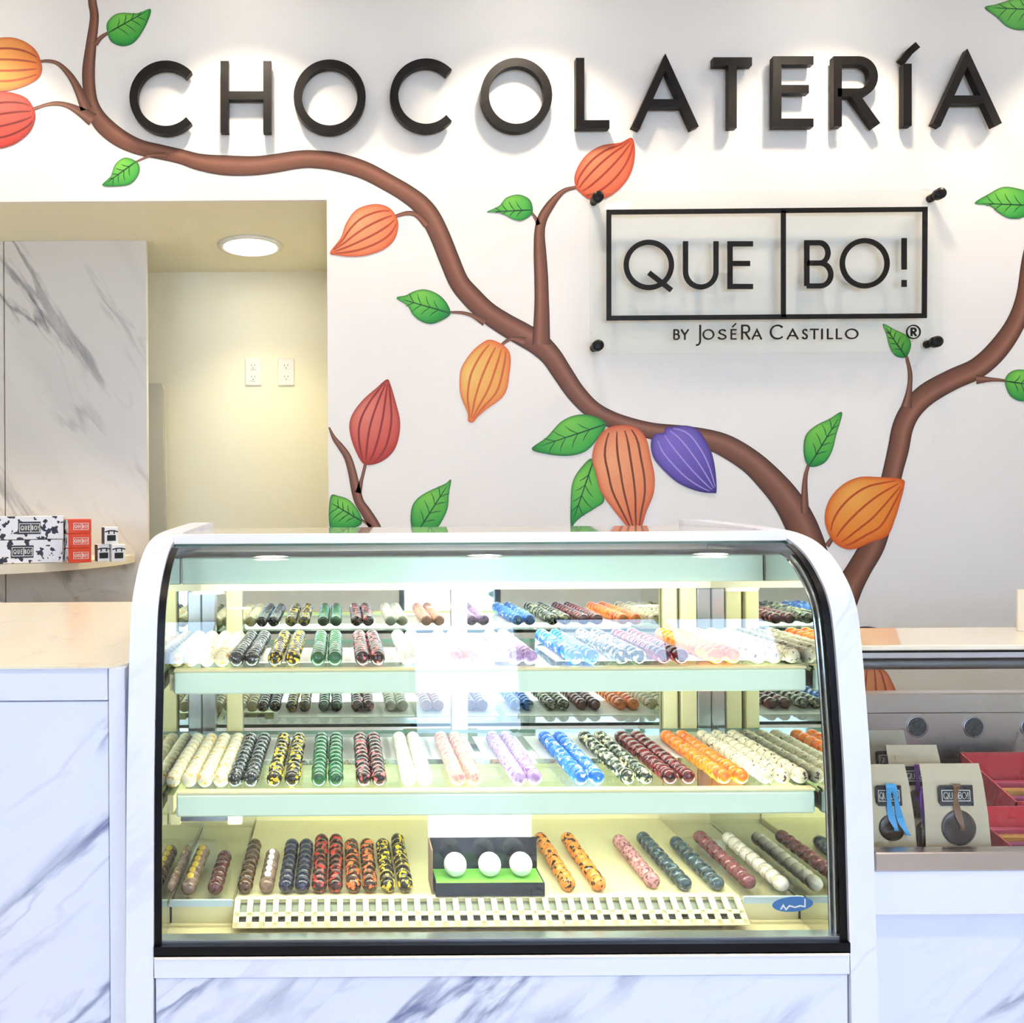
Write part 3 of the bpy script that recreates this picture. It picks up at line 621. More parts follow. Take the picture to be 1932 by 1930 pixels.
# ---------------------------------------------------------------- marble counter on the left
YC = 1.36; ct = empty('counter', (-1.6, 1.85, 0)); tag(ct, 'marble-fronted service counter with cream worktop beside the glass case', 'counter')
zt = at(150, 1256, YC).z; ybk = (EYE - zt) * F / (1133 - VY)
xr = -0.362
wt = MB(); wt.prism_z([(X0 + .05, YC - .004), (xr - .03, YC - .004), (xr - .006, YC + .02), (xr - .006, ybk), (X0 + .05, ybk)], zt - .004, zt); wt.build('worktop', M['worktop'], ct)
zb = at(120, 1323, YC).z
MB().bbox(X0 + .05, xr - .036, YC, YC + .03, zb + .001, zt - .004, .001).build('fascia_board', M['marble'], ct)
MB().bbox(X0 + .05, xr - .036, YC + .002, YC + .03, 0, zb - .001, .001).build('front_panel', M['marble'], ct)
MB().bbox(xr - .034, xr - .006, YC - .002, ybk - .02, 0, zt - .004, .001).build('end_panel', M['marble_pale'], ct)
MB().box(X0 + .05, xr - .036, YC + .03, ybk - .02, 0.02, zt - .01).build('carcass', M['white'], ct)
# ---------------------------------------------------------------- curved glass display case
XL0, XL1, XR0, XR1 = -.354, -.309, .833, .877     # outer and inner faces of the two end panels
PROF = [(1.300, .0), (1.300, .5), (1.304, .628), (1.313, .873), (1.325, 1.01), (1.340, 1.131), (1.354, 1.185), (1.382, 1.2256), (1.425, 1.262), (1.490, 1.288), (1.60, 1.301), (1.89, 1.312)]
def smooth_prof(P, n=5): return [(p[0], p[1]) for p in spline([(a, b, 0) for a, b in P], n, False)]
PS = smooth_prof(PROF)
case = empty('display_case', (.26, 1.6, 0)); tag(case, 'curved glass display case with marble ends and lit shelves of chocolates', 'display case')
for x0, x1 in ((XL0, XL1), (XR0, XR1)):
    MB().prism_x(PS + [(1.95, 1.312), (1.95, 0)], x0, x1).build('end_panel', M['marble_pale'], case)
# curved front glass, 6 mm thick, set 8 mm behind the panel edges
GP = [p for p in PS if .628 <= p[1] <= 1.291]
def offset(P, d):
    out = []
    for i, p in enumerate(P):
        a, b = P[max(i - 1, 0)], P[min(i + 1, len(P) - 1)]; t = Vector((b[0] - a[0], b[1] - a[1])).normalized(); out.append((p[0] + t.y * d, p[1] - t.x * d))
    return out
def sheet(P, d0, d1, x0, x1, name, mat, edge=None):
    A, B = offset(P, d0), offset(P, d1); n = len(A); mb = MB()
    for Q, fl in ((A, False), (B, True)):
        vs = [(x, y, z) for y, z in Q for x in (x0, x1)]; fs = [(2 * i, 2 * i + 1, 2 * i + 3, 2 * i + 2) for i in range(n - 1)]
        mb.add(vs, [f[::-1] for f in fs] if fl else fs, 0, True)
    for x, fl in ((x0, 0), (x1, 1)):
        vs = [(x, y, z) for y, z in A] + [(x, y, z) for y, z in B]; fs = [(i, n + i, n + i + 1, i + 1) for i in range(n - 1)]
        mb.add(vs, [f[::-1] for f in fs] if fl else fs, 1 if edge else 0)
    for i in (0, n - 1): mb.add([(x0, *A[i]), (x1, *A[i]), (x1, *B[i]), (x0, *B[i])], [(0, 1, 2, 3)], 1 if edge else 0)
    return mb.build(name, [mat, edge] if edge else mat, case, fix=False)
g = sheet(GP, .006, .012, XL1 + .001, XR0 - .001, 'front_glass', M['glass'], M['glass_edge'])
sheet(GP[:-2], .004, .0058, XL1 + .001, XL1 + .0125, 'gasket', M['gasket']); sheet(GP[:-2], .004, .0058, XR0 - .0125, XR0 - .001, 'gasket', M['gasket'])
MB().box(XL1 + .001, XR0 - .001, 1.3005, 1.3095, .614, .6305).build('gasket', M['gasket'], case)
MB().box(XL1 + .001, XR0 - .001, 1.310, 1.330, .612, .6365).build('glass_channel', M['alu'], case)
sheet(GP[:-4], .0125, .020, XL1 + .001, XL1 + .010, 'glass_bead', M['alu']); sheet(GP[:-4], .0125, .020, XR0 - .014, XR0 - .001, 'glass_bead', M['alu'])
# top panel
MB().bbox(XL1 + .001, XR0 - .001, 1.487, 1.93, 1.283, 1.2985, .002).build('top_panel', plain('glossy_white_top', (238, 236, 232), .06, coat=.6), case)
MB().bbox(XL1 + .001, XR0 - .001, 1.478, 1.4865, 1.281, 1.2995, .001).build('top_edge_strip', plain('white_edge_strip', (238, 238, 242), .2), case)
# base below the glass
zl = at(900, 1799, 1.305).z; zf = at(900, 1842, 1.303).z
MB().bbox(XL1 + .001, XR0 - .001, 1.3005, 1.36, zl, .6115, .002).build('base_ledge', plain('cream_ledge', (240, 234, 222), .4), case)
MB().bbox(XL1 + .001, XR0 - .001, 1.302, 1.36, zf, zl - .0005, .001).build('base_fascia', M['marble_pale'], case)
MB().bbox(XL1 + .003, XR0 - .003, 1.305, 1.36, 0.0, zf - .0015, .001).build('base_panel', M['marble'], case)
# interior shell
XI0, XI1, YMI = -.303, .812, 1.752
SMP = [p for p in offset(GP, .022) if p[1] < 1.262]; SMP = [(SMP[0][0], .601)] + SMP + [(YMI, SMP[-1][1]), (YMI, .601)]
for x in (XI0 - .004, XI1): MB().prism_x(SMP, x, x + .004).build('side_mirror', M['mirror'], case)
MB().box(XI0, XI1, 1.332, YMI, .600, .6125).build('well_floor', M['cream_metal'], case)
MB().box(XI0, XI1, YMI - .002, YMI + .012, .6130, .78).build('back_panel', M['cream_metal'], case)
MB().box(XI0 - .004, XI1 + .004, YMI + .013, 1.94, .02, 1.282).build('back_casing', M['white'], case)
ZD = at(900, 1690, 1.405).z; GX0, GX1 = at(447, 1700, 1.39).x, at(1396, 1700, 1.39).x
deck = MB().bbox(GX0 - .004, GX1 + .004, 1.406, YMI - .004, ZD - .012, ZD, .002).build('deck', M['cream_metal'], case)
for x0, x1 in ((XI0 + .002, GX0 - .008), (GX1 + .008, XI1 - .002)):
    MB().box(x0, x1, 1.41, YMI - .01, .613, ZD - .012).build('side_floor', M['cream_metal'], case)
    MB().bbox(x0, x1, 1.398, YMI - .01, ZD - .008, ZD - .001, .001).build('glass_plate', M['glass'], case)
    MB().box(x0, x1, 1.392, 1.3975, ZD - .010, ZD + .001).build('plate_edge', plain('pale_plate_edge', (206, 226, 226), .2), case)
MB().box(GX0 - .004, GX1 + .004, YMI - .0055, YMI - .0035, ZD, ZD + .09).build('perforated_panel', M['cream_metal'], case)
hm = MB().box(0, .006, -.001, .0, 0, .0035).mesh('perforation', M['dark_hole'])
pp = case
for k in range(48):
    o = bpy.data.objects.new('perforation', hm); o.location = Vector((GX0 + .01 + k * (GX1 - GX0 - .02) / 48, YMI - .0056, ZD + .042)) - case.location; link(o, case)
# slotted air grille: sloping face of slats with two rows of openings
ya, za, yb, zb_ = 1.366, .6285, 1.404, ZD - .001
gr = MB().add([(GX0, ya + .012, za), (GX1, ya + .012, za), (GX1, yb + .010, zb_ - .006), (GX0, yb + .010, zb_ - .006), (GX0, ya + .016, za), (GX1, ya + .016, za), (GX1, yb + .014, zb_ - .006), (GX0, yb + .014, zb_ - .006)],
              [(0, 1, 2, 3), (7, 6, 5, 4), (0, 4, 5, 1), (3, 2, 6, 7), (0, 3, 7, 4), (1, 5, 6, 2)], 0).build('air_grille', plain('grille_backing', (150, 160, 140), .6), case)
def sl(t, off=0.0): return (ya + (yb - ya) * t - off * .7, za + (zb_ - za) * t + off * .7)
NS = 39; pitch = (GX1 - GX0) / NS; sw = pitch * .44
def strip(t0, t1, x0, x1):
    p, q = sl(t0), sl(t1); p2, q2 = sl(t0, -.004), sl(t1, -.004)
    return MB().add([(x0, *p), (x1, *p), (x1, *q), (x0, *q), (x0, *p2), (x1, *p2), (x1, *q2), (x0, *q2)], [(0, 1, 2, 3), (7, 6, 5, 4), (0, 4, 5, 1), (3, 2, 6, 7), (0, 3, 7, 4), (1, 5, 6, 2)])
for t0, t1 in ((-.04, .16), (.36, .50), (.95, 1.02)): strip(t0, t1, GX0 - .004, GX1 + .004).build('grille_rail', M['cream_metal'], gr)
sm = strip(-.02, 1.0, 0, sw).mesh('slat', M['cream_metal'])
for k in range(NS + 1):
    o = bpy.data.objects.new('slat', sm); o.location = Vector((GX0 - sw / 2 + k * pitch, 0, 0)) - gr.location - case.location; link(o, gr)
dm = MB()
p, q = sl(.16, -.006), sl(.36, -.006)
dm.add([(GX0, *p), (GX1, *p), (GX1, *q), (GX0, *q)], [(0, 1, 2, 3)]).build('dark_opening', M['dark_hole'], gr)
# back: mirrored sliding doors, cream posts, header
zm0, zm1 = .78, 1.166
MB().box(XI0, XI1, YMI - .012, YMI + .002, zm1, 1.186).build('header_rail', plain('header_cream', (246, 240, 214), .35), case)
xm = at(865, 1150, YMI).x
for k, (x0, x1) in enumerate(((XI0 + .002, xm), (xm, XI1 - .002))):
    d = MB().box(x0, x1, YMI, YMI + .006, zm0, zm1).build('mirror_door', M['mirror'], case)
MB().box(xm - .017, xm + .017, YMI - .012, YMI - .0005, zm0, zm1).build('door_stile', M['white_plastic'], case)
for x0, x1, mt in ((at(428, 1200, YMI).x, at(458, 1200, YMI).x, 'cream_metal'), (at(1247, 1200, YMI).x, at(1273, 1200, YMI).x, 'cream_metal'), (at(1280, 1200, YMI).x, at(1310, 1200, YMI).x, 'cream_metal'), (XI0 + .0005, XI0 + .03, 'alu'), (XI1 - .03, XI1 - .0005, 'alu')):
    MB().bbox(x0, x1, YMI - .014, YMI - .0005, .70, zm1, .002).build('post', M[mt], case)
# light valance under the top
YV = 1.52; zv0, zv1 = at(850, 1100, YV).z, at(850, 1050, YV).z
MB().bbox(XI0 + .001, XI1 - .001, YV, YV + .012, zv0, zv1, .002).build('valance', M['pale_green'], case)
tl = MB().tube((XI0 + .03, YV + .035, zv1 - .018), (XI1 - .03, YV + .035, zv1 - .018), .012, 12).build('led_tube', M['led'], case)
MB().box(XI0 + .001, XI1 - .001, YV + .013, YMI - .014, zv1 - .004, zv1).build('lamp_reflector', M['white'], case)
# two glass shelves with pale green light covers
def shelf(zt, yf, yk, xa, xb, name):
    s = MB().bbox(XI0 + .004, XI1 - .004, yf, yk, zt - .007, zt, .001).build('glass_shelf', M['shelf_glass'], case)
    MB().box(XI0 + .004, XI1 - .004, yk - .0005, yk + .0015, zt - .007, zt).build('glass_edge', M['glass_edge'], s)
    cv = MB().bbox(xa, xb, yf - .012, yf + .002, zt - .040, zt - .002, .003).build('light_cover', M['pale_green'], s)
    MB().bbox(xa, xb, yf - .012, yf + .004, zt - .0018, zt + .003, .001).build('cover_lip', M['cream_metal'], s)
    MB().tube((xa + .04, yf + .018, zt - .030), (xb - .04, yf + .018, zt - .030), .009, 12).build('led_tube', M['led'], s)
    for x in (XI0 + .006, XI1 - .016):
        MB().prism_x([(yf, zt - .008), (yf, zt - .036), (yf + .03, zt - .036), (yk, zt - .022), (yk, zt - .008)], x, x + .01).build('shelf_bracket', M['cream_metal'], s)
    return s
Y2, Y1 = 1.362, 1.385
Z2, Z1 = at(700, 1491, Y2).z, at(700, 1262, Y1).z
shelf(Z2, Y2, 1.725, at(335, 1510, Y2).x, XI1 - .006, 'lower'); shelf(Z1, Y1, 1.69, at(330, 1280, Y1).x, XI1 - .006, 'upper')
a, b = at(312, 1556, 1.40), at(456, 1536, 1.40); c, d = at(340, 1551, 1.40), at(430, 1541, 1.40)
hl = MB().box(XI0 + .003, c.x, 1.40, 1.412, a.z, b.z).box(d.x, b.x, 1.40, 1.412, a.z, b.z).box(c.x, d.x, 1.405, 1.412, d.z, b.z).build('strip_holder', M['cream_metal'], case)
MB().box(c.x, d.x, 1.404, 1.411, c.z, d.z).build('strip_display', plain('slate_strip', (70, 76, 88), .3), hl)
# blue oval sticker on the inside lower glass
p = at(1498, 1708, 1.318); mb = MB()
st = MB().prism_y([(p.x + .034 * math.cos(k * math.pi / 16), p.z + .0125 * math.sin(k * math.pi / 16) + .002 * math.cos(k * math.pi / 16)) for k in range(32)], 1.3215, 1.3222).build('oval_sticker', plain('blue_sticker', (24, 104, 170), .35))
tag(st, 'blue oval sticker on the lower corner of the case glass', 'sticker')
ri = MB(); strokes(ri, [[(1473, 1716), (1478, 1708), (1483, 1716), (1490, 1709), (1500, 1712), (1510, 1709), (1520, 1711)], [(1519, 1696), (1519, 1710)]], 2.5, 1.3205, 1.3213); ri.build('pale_print', M['pale_print'], st)
# ---------------------------------------------------------------- chocolates
R = .0137
DOME = [(.0070, .0112), (.0100, .0104), (.0126, .0074), (.0137, .0024), (.0135, -.0022), (.0120, -.0068), (.0092, -.0100), (.0056, -.0118), (.0003, -.0125)]
FL = {
    'cream': ([(238, 226, 178), (244, 236, 204), (240, 186, 92)], 55, (.40, .62)), 'black_white': ([(26, 30, 36), (44, 52, 58), (196, 204, 206)], 150, (.45, .645)),
    'black_yellow': ([(24, 22, 20), (40, 34, 22), (236, 200, 40)], 75, (.42, .555)), 'green': ([(18, 66, 40), (30, 92, 56), (40, 112, 70)], 60, (.42, .62)),
    'black_pink': ([(34, 24, 26), (60, 34, 38), (226, 112, 118)], 75, (.44, .58)), 'white': ([(240, 238, 226), (246, 244, 234), (236, 234, 214)], 50, (.45, .6)),
    'peach': ([(206, 146, 128), (222, 170, 150), (196, 126, 120)], 60, (.45, .62)), 'lilac': ([(166, 132, 190), (190, 160, 206), (140, 104, 170)], 60, (.45, .62)),
    'blue': ([(24, 100, 200), (42, 122, 220), (222, 234, 246)], 70, (.45, .60)), 'camouflage': ([(30, 36, 32), (52, 66, 54), (226, 216, 170)], 70, (.42, .555)),
    'maroon': ([(58, 14, 22), (110, 24, 34), (84, 18, 28)], 55, (.44, .6)), 'orange': ([(240, 118, 26), (246, 140, 36), (236, 92, 30)], 50, (.44, .58)),
    'speckled_cream': ([(226, 214, 180), (236, 226, 196), (92, 62, 48)], 85, (.44, .635)), 'coral': ([(236, 110, 100), (240, 140, 130), (246, 190, 206)], 50, (.44, .58)),
    'brown': ([(66, 42, 26), (88, 60, 36), (48, 30, 22)], 80, (.44, .58)), 'dark_red_brown': ([(70, 36, 36), (96, 44, 40), (56, 30, 34)], 70, (.44, .58)), 'milk': ([(120, 92, 74), (134, 106, 88), (110, 84, 66)], 40, (.44, .6)),
    'navy': ([(24, 26, 44), (34, 38, 60), (70, 70, 100)], 70, (.45, .64)), 'black_red': ([(36, 18, 18), (60, 22, 20), (206, 50, 40)], 75, (.43, .56)),
    'black_orange': ([(40, 24, 18), (70, 36, 22), (226, 112, 52)], 75, (.42, .54)), 'amber_black': ([(48, 30, 20), (226, 134, 40), (240, 156, 62)], 75, (.42, .6)),
    'rose': ([(150, 90, 92), (200, 140, 140), (120, 70, 76)], 70, (.42, .6)), 'slate': ([(40, 54, 60), (56, 74, 80), (110, 130, 134)], 70, (.43, .62)), 'plum': ([(110, 54, 60), (132, 72, 74), (90, 44, 50)], 70, (.43, .6)),
    'pale_olive': ([(206, 212, 180), (218, 222, 196), (186, 190, 150)], 50, (.44, .6)), 'ivory': ([(232, 222, 200), (240, 232, 214), (214, 200, 170)], 50, (.44, .6)),
}
CM, BM_, SM_ = {}, {}, {}
for k, (cols, sc, thr) in FL.items():
    CM[k] = chocolate(k + '_chocolate', cols, sc * 1.6, thr=thr)
    BM_[k] = MB().lathe(DOME, 'Y', (0, 0, R), 20).mesh(k + '_bonbon', CM[k])
dotm = {c: MB().lathe([(.0004, .0006), (.0046, .0007), (.0058, 0)], 'Z', (0, 0, 0), 14, cap=False).mesh('dot_' + c, plain('dot_' + c, rgb, .35)) for c, rgb in (('yellow', (232, 196, 60)), ('white', (242, 242, 238)))}
NICE = {'black_white': 'black bonbon with fine white stripes', 'cream': 'cream bonbon with orange splashes', 'black_yellow': 'black bonbon with yellow splashes', 'green': 'glossy dark green bonbon', 'black_pink': 'black bonbon with pink splashes', 'white': 'plain white bonbon', 'peach': 'peach pink bonbon', 'lilac': 'lilac bonbon',
        'blue': 'bright blue bonbon with white flecks', 'camouflage': 'dark bonbon with cream marbling', 'maroon': 'glossy maroon bonbon', 'orange': 'bright orange bonbon', 'speckled_cream': 'cream bonbon with dark specks', 'coral': 'coral pink bonbon', 'brown': 'rough brown truffle', 'dark_red_brown': 'dark red brown truffle',
        'milk': 'milk chocolate piece', 'navy': 'navy black bonbon', 'black_red': 'black bonbon with red splashes', 'black_orange': 'black bonbon with orange splashes', 'amber_black': 'amber bonbon with black flecks', 'rose': 'dusty rose bonbon', 'slate': 'slate black bonbon', 'plum': 'plum bonbon', 'pale_olive': 'pale olive cream bonbon', 'ivory': 'ivory bonbon'}
def row(fl, xpx, z, y0, n, where, which, pitch=.0232, dots=None):
    x = (xpx - VX) * y0 / F
    for i in range(n):
        o = bpy.data.objects.new(fl + '_bonbon', BM_[fl]); o.location = (x + random.uniform(-.0007, .0007), y0 + .0106 + i * pitch, z + .0003)
        o.rotation_euler = (0, 0, random.uniform(-.08, .08)); link(o)
        tag(o, '%s, %s from the front, %s, %s' % (NICE[fl], ORD[i], which, where), 'chocolate', fl.replace('_', ' ') + ' bonbons, ' + where)
        if dots and i > 0:
            d = bpy.data.objects.new('dot', dotm[dots]); d.location = (0, -.006, R * 2 - .0014); d.rotation_euler = (.62, 0, 0); link(d, o)
def rows(lst, z, where):
    tot = {}
    for e in lst: tot[e[0]] = tot.get(e[0], 0) + 1
    seen = {}
    for fl, x, n, y0, dots in lst:
        k = seen.get(fl, 0); seen[fl] = k + 1
        which = 'single row' if tot[fl] == 1 else (('left row', 'right row')[k] if tot[fl] == 2 else ORD[k] + ' row from left')
        row(fl, x, z, y0, n, where, which, dots=dots)
# lower deck
rows([('milk', 312, 7, 1.41, 'yellow'), ('milk', 350, 7, 1.405, 'yellow'), ('dark_red_brown', 400, 6, 1.405, None), ('brown', 457, 8, 1.41, None), ('milk', 498, 6, 1.41, 'white'),
        ('navy', 535, 8, 1.41, None), ('navy', 566, 8, 1.41, None), ('black_red', 598, 9, 1.41, None), ('black_red', 629, 9, 1.41, None), ('black_orange', 662, 8, 1.41, None), ('black_orange', 694, 8, 1.41, None), ('black_yellow', 728, 8, 1.41, None), ('black_yellow', 761, 9, 1.41, None),
        ('amber_black', 1070, 9, 1.41, None), ('amber_black', 1128, 9, 1.41, None), ('rose', 1230, 8, 1.42, None), ('slate', 1290, 9, 1.41, None), ('slate', 1352, 8, 1.41, None), ('plum', 1412, 9, 1.415, None), ('ivory', 1475, 9, 1.405, None), ('pale_olive', 1534, 9, 1.405, None), ('brown', 1590, 8, 1.47, None)], ZD, 'bottom deck')
# middle shelf
SH = [('cream', 322), ('cream', 352), ('cream', 382), ('cream', 412), ('black_white', 440), ('black_white', 470), ('black_yellow', 514), ('black_yellow', 548), ('green', 598), ('green', 630), ('black_pink', 683), ('black_pink', 713), ('white', 770), ('white', 800), ('peach', 862), ('peach', 893),
      ('lilac', 977), ('lilac', 1007), ('blue', 1094), ('blue', 1126), ('camouflage', 1184), ('camouflage', 1217), ('maroon', 1264), ('maroon', 1298), ('orange', 1365), ('orange', 1398), ('speckled_cream', 1446), ('speckled_cream', 1478), ('speckled_cream', 1512), ('coral', 1552)]
rows([(fl, x, 11, Y2 + .011, None) for fl, x in SH], Z2, 'middle shelf')
# white tray cards lying under the pairs
trays = [('green', 598, 630), ('pink-splashed', 683, 713), ('white', 770, 800), ('peach', 862, 893), ('lilac', 977, 1007), ('blue', 1094, 1126), ('cream-marbled', 1184, 1217), ('maroon', 1264, 1298), ('orange', 1365, 1398), ('yellow-splashed', 514, 548)]
tm = MB().box(-.046, .046, 0, .145, -.0009, 0).mesh('tray_card', M['white'])
for fl, a, b in trays:
    for lvl, (z, y) in enumerate(((Z2, Y2 + .165), (Z1, Y1 + .06))):
        o = bpy.data.objects.new('tray_card', tm); o.location = (((a + b) / 2 - VX) * (y - (.165 if lvl == 0 else .06) + .01) / F, y, z + .0011); link(o)
        tag(o, 'white tray card under the %s bonbon rows on the %s shelf' % (fl, ('middle', 'top')[lvl]), 'tray card', 'white tray cards on the %s shelf' % ('middle', 'top')[lvl])
# top shelf: the same row order, too small and veiled to pick apart
mb = MB(); names = list(dict.fromkeys(f for f, _ in SH))
for fl, x in SH:
    X = (x - VX) * (Y2 + .010) / F
    for i in range(11): mb.lathe(DOME, 'Y', (X + random.uniform(-.0007, .0007), Y1 + .0206 + i * .0232, Z1 + .0016 + R), 14, names.index(fl))
o = mb.build('top_shelf_bonbons', [CM[f] for f in names], fix=False); tag(o, 'paired rows of coloured bonbons lined up along the top glass shelf', 'chocolates', None, 'stuff')
# open black box with three white balls
a, b = at(822, 1690, 1.402), at(1028, 1665, 1.402)
bx = empty('truffle_box', ((a.x + b.x) / 2, 1.45, ZD)); tag(bx, 'open black box with a green insert and raised lid on the bottom deck', 'box')
x0, x1, zt = a.x, b.x, ZD + .0235; yk = 1.462
tr = MB().box(x0, x1, 1.402, 1.404, ZD + .0004, zt).box(x0, x1, yk - .002, yk, ZD + .0004, zt).box(x0, x0 + .002, 1.404, yk - .002, ZD + .0004, zt).box(x1 - .002, x1, 1.404, yk - .002, ZD + .0004, zt).box(x0 + .002, x1 - .002, 1.404, yk - .002, ZD + .0004, ZD + .002)
tr.build('tray', M['label_black'], bx)
MB().box(x0 + .0022, x1 - .0022, 1.4042, yk - .0022, zt - .004, zt - .0005).build('green_insert', plain('lime_green_insert', (122, 196, 70), .5), bx)
yl = yk + .0005; zl1 = EYE - (1580 - VY + 2) * yl / F; zl2 = EYE - (1538 - VY + 2) * yl / F
MB().box(x0 - .003, x1 + .001, yl, yl + .003, ZD + .0004, zl1).build('lid_inside', plain('glossy_black_foil', (18, 20, 26), .12), bx)
MB().box(x0 - .006, x1 - .008, yl + .002, yl + .005, zl1 + .0003, zl2).build('lid_flap', M['white'], bx)
MB().box(x0 - .006, x0 - .0035, 1.41, yl + .003, ZD + .0004, zl1).build('box_side_flap', plain('brown_card', (130, 104, 80), .6), bx)
bm = MB()
BP = [(.0002, -.0205)] + [(.0205 * math.sin(k * math.pi / 12), -.0205 * math.cos(k * math.pi / 12)) for k in range(1, 12)] + [(.0002, .0205)]
for k, px in enumerate((855, 920, 979)):
    o = MB().lathe(BP, 'Z', ((px - VX) * 1.43 / F, 1.432, zt + .0202), 24).build('white_truffle', plain('white_coating', (246, 244, 236), .4) if k == 0 else bpy.data.materials['white_coating'])
    tag(o, ('white round truffle at the left end of the green insert', 'white round truffle in the middle of the green insert', 'white round truffle at the right end of the green insert')[k], 'chocolate', 'white truffles in the open box')
# ---------------------------------------------------------------- steel counter on the right
YR = 1.34; XA = .8985
rc = empty('steel_counter', (2.2, 1.6, 0)); tag(rc, 'steel-lined counter with marble front, glass screen and top ledge', 'counter')
XB = X1 - .05
zr = at(1780, 1642, YR).z; zr1 = at(1780, 1607, YR).z; zbnd = at(1780, 1727, YR).z
MB().bbox(XA - .016, XB, YR, YR + .03, zbnd + .001, zr - .001, .001).build('marble_fascia', M['marble_pale'], rc)
MB().bbox(XA - .016, XB, YR + .018, YR + .04, 0, zbnd - .001, .001).build('marble_panel', M['marble'], rc)
MB().bbox(XA, XB, YR - .003, YR + .022, zr, zr1, .002).build('steel_rim', M['steel'], rc)
YK = 1.74; ZF = .700
zk0, zk1 = at(1780, 1346, YK - .012).z, at(1780, 1308, YK - .012).z
MB().box(XA, XB, YR + .041, YK, ZF - .02, ZF).build('well_floor', M['steel'], rc)
MB().box(XA - .0005, XA + .004, YR + .023, YK, ZF, zk1).build('well_side', M['steel'], rc)
bk = MB().box(XA + .004, XB, YK, YK + .01, ZF, zk1 - .004).build('well_back', M['steel'], rc)
MB().bbox(XA + .004, XB, YK - .014, YK + .02, zk0, zk1, .003).build('steel_rail', M['steel'], rc)
MB().box(XA, XB, YK + .021, YK + .10, 0, zk1 - .02).build('carcass_back', M['steel_dark'], rc)
MB().box(XA, XB, YR + .041, YK + .02, 0.02, ZF - .021).build('carcass', M['steel_dark'], rc)
vm = None
for (x, y) in ((1730, 1371), (1837, 1372), (1945, 1372), (1730, 1441), (1838, 1443), (1945, 1443)):
    p = at(x, y, YK); v = MB().lathe([(.0208, -.0015), (.0232, -.002), (.0232, -.0002)], 'Y', (p.x, YK, p.z), 28, cap=False).build('vent_ring', M['alu'], bk, fix=False)
    MB().lathe([(.0001, -.0006), (.0206, -.0006)], 'Y', (p.x, YK, p.z), 28, cap=False).build('vent_disc', M['dark_hole'], v, fix=False)
    mm = MB()
    for k in range(-5, 6):
        h = .0205; c = k * .0037; e = math.sqrt(max(h * h - c * c, 0)); 
        if e > .003:
            for s in (1, -1):
                d = Vector((.7071, 0, .7071 * s)); nn = Vector((-.7071 * s, 0, .7071)); a_ = Vector((p.x, YK - .001, p.z)) + nn * c - d * e; b_ = a_ + d * e * 2
                mm.tube(a_, b_, .0004, 4)
    mm.build('vent_mesh', M['steel_dark'], v, fix=False)
# top ledge on posts, rails, slanted glass
YT0, YT1 = 1.45, 1.655; zt = at(1780, 1217, YT0).z
MB().bbox(XA, XB, YT0, YT1, zt - .010, zt, .002).build('top_ledge', plain('glossy_cream_ledge', (234, 226, 206), .08, coat=.5), rc)
MB().box(XA, XB, YT0 + .001, YT0 + .03, zt - .0135, zt - .0102).build('dark_seal', M['gasket'], rc)
MB().bbox(XA, XB, YT0, YT0 + .02, zt - .024, zt - .0137, .001).build('top_rail', M['alu'], rc)
MB().tube((XA, YT0 + .012, zt - .036), (XB, YT0 + .012, zt - .036), .0105, 16).build('handrail', M['steel_dark'], rc)
MB().add([(XA, YT0 + .002, zt - .025), (XB, YT0 + .002, zt - .025), (XB, YR + .008, zr1 + .001), (XA, YR + .008, zr1 + .001), (XA, YT0 + .006, zt - .025), (XB, YT0 + .006, zt - .025), (XB, YR + .012, zr1 + .001), (XA, YR + .012, zr1 + .001)],
         [(0, 1, 2, 3), (7, 6, 5, 4), (0, 4, 5, 1), (3, 2, 6, 7), (0, 3, 7, 4), (1, 5, 6, 2)]).build('slanted_glass', M['glass'], rc)
MB().box(XA, XA + .008, YT0 + .02, YT1 - .02, zk1, zt - .011).build('ledge_support', M['glass'], rc); MB().box(XB - .02, XB, YT0 + .02, YT1 - .02, ZF, zt - .011).build('ledge_support', M['steel'], rc)
# card edge standing on the ledge at the picture's right edge
p = at(1921, 1190, 1.60); q = at(1921, 1112, 1.60)
MB().bbox(p.x, p.x + .10, 1.60, 1.604, zt + .0003, q.z, .0005).build('upright_card', plain('cream_card', (226, 216, 192), .5)); tag(bpy.data.objects['upright_card'], 'cream upright card standing on the ledge of the steel counter', 'card')
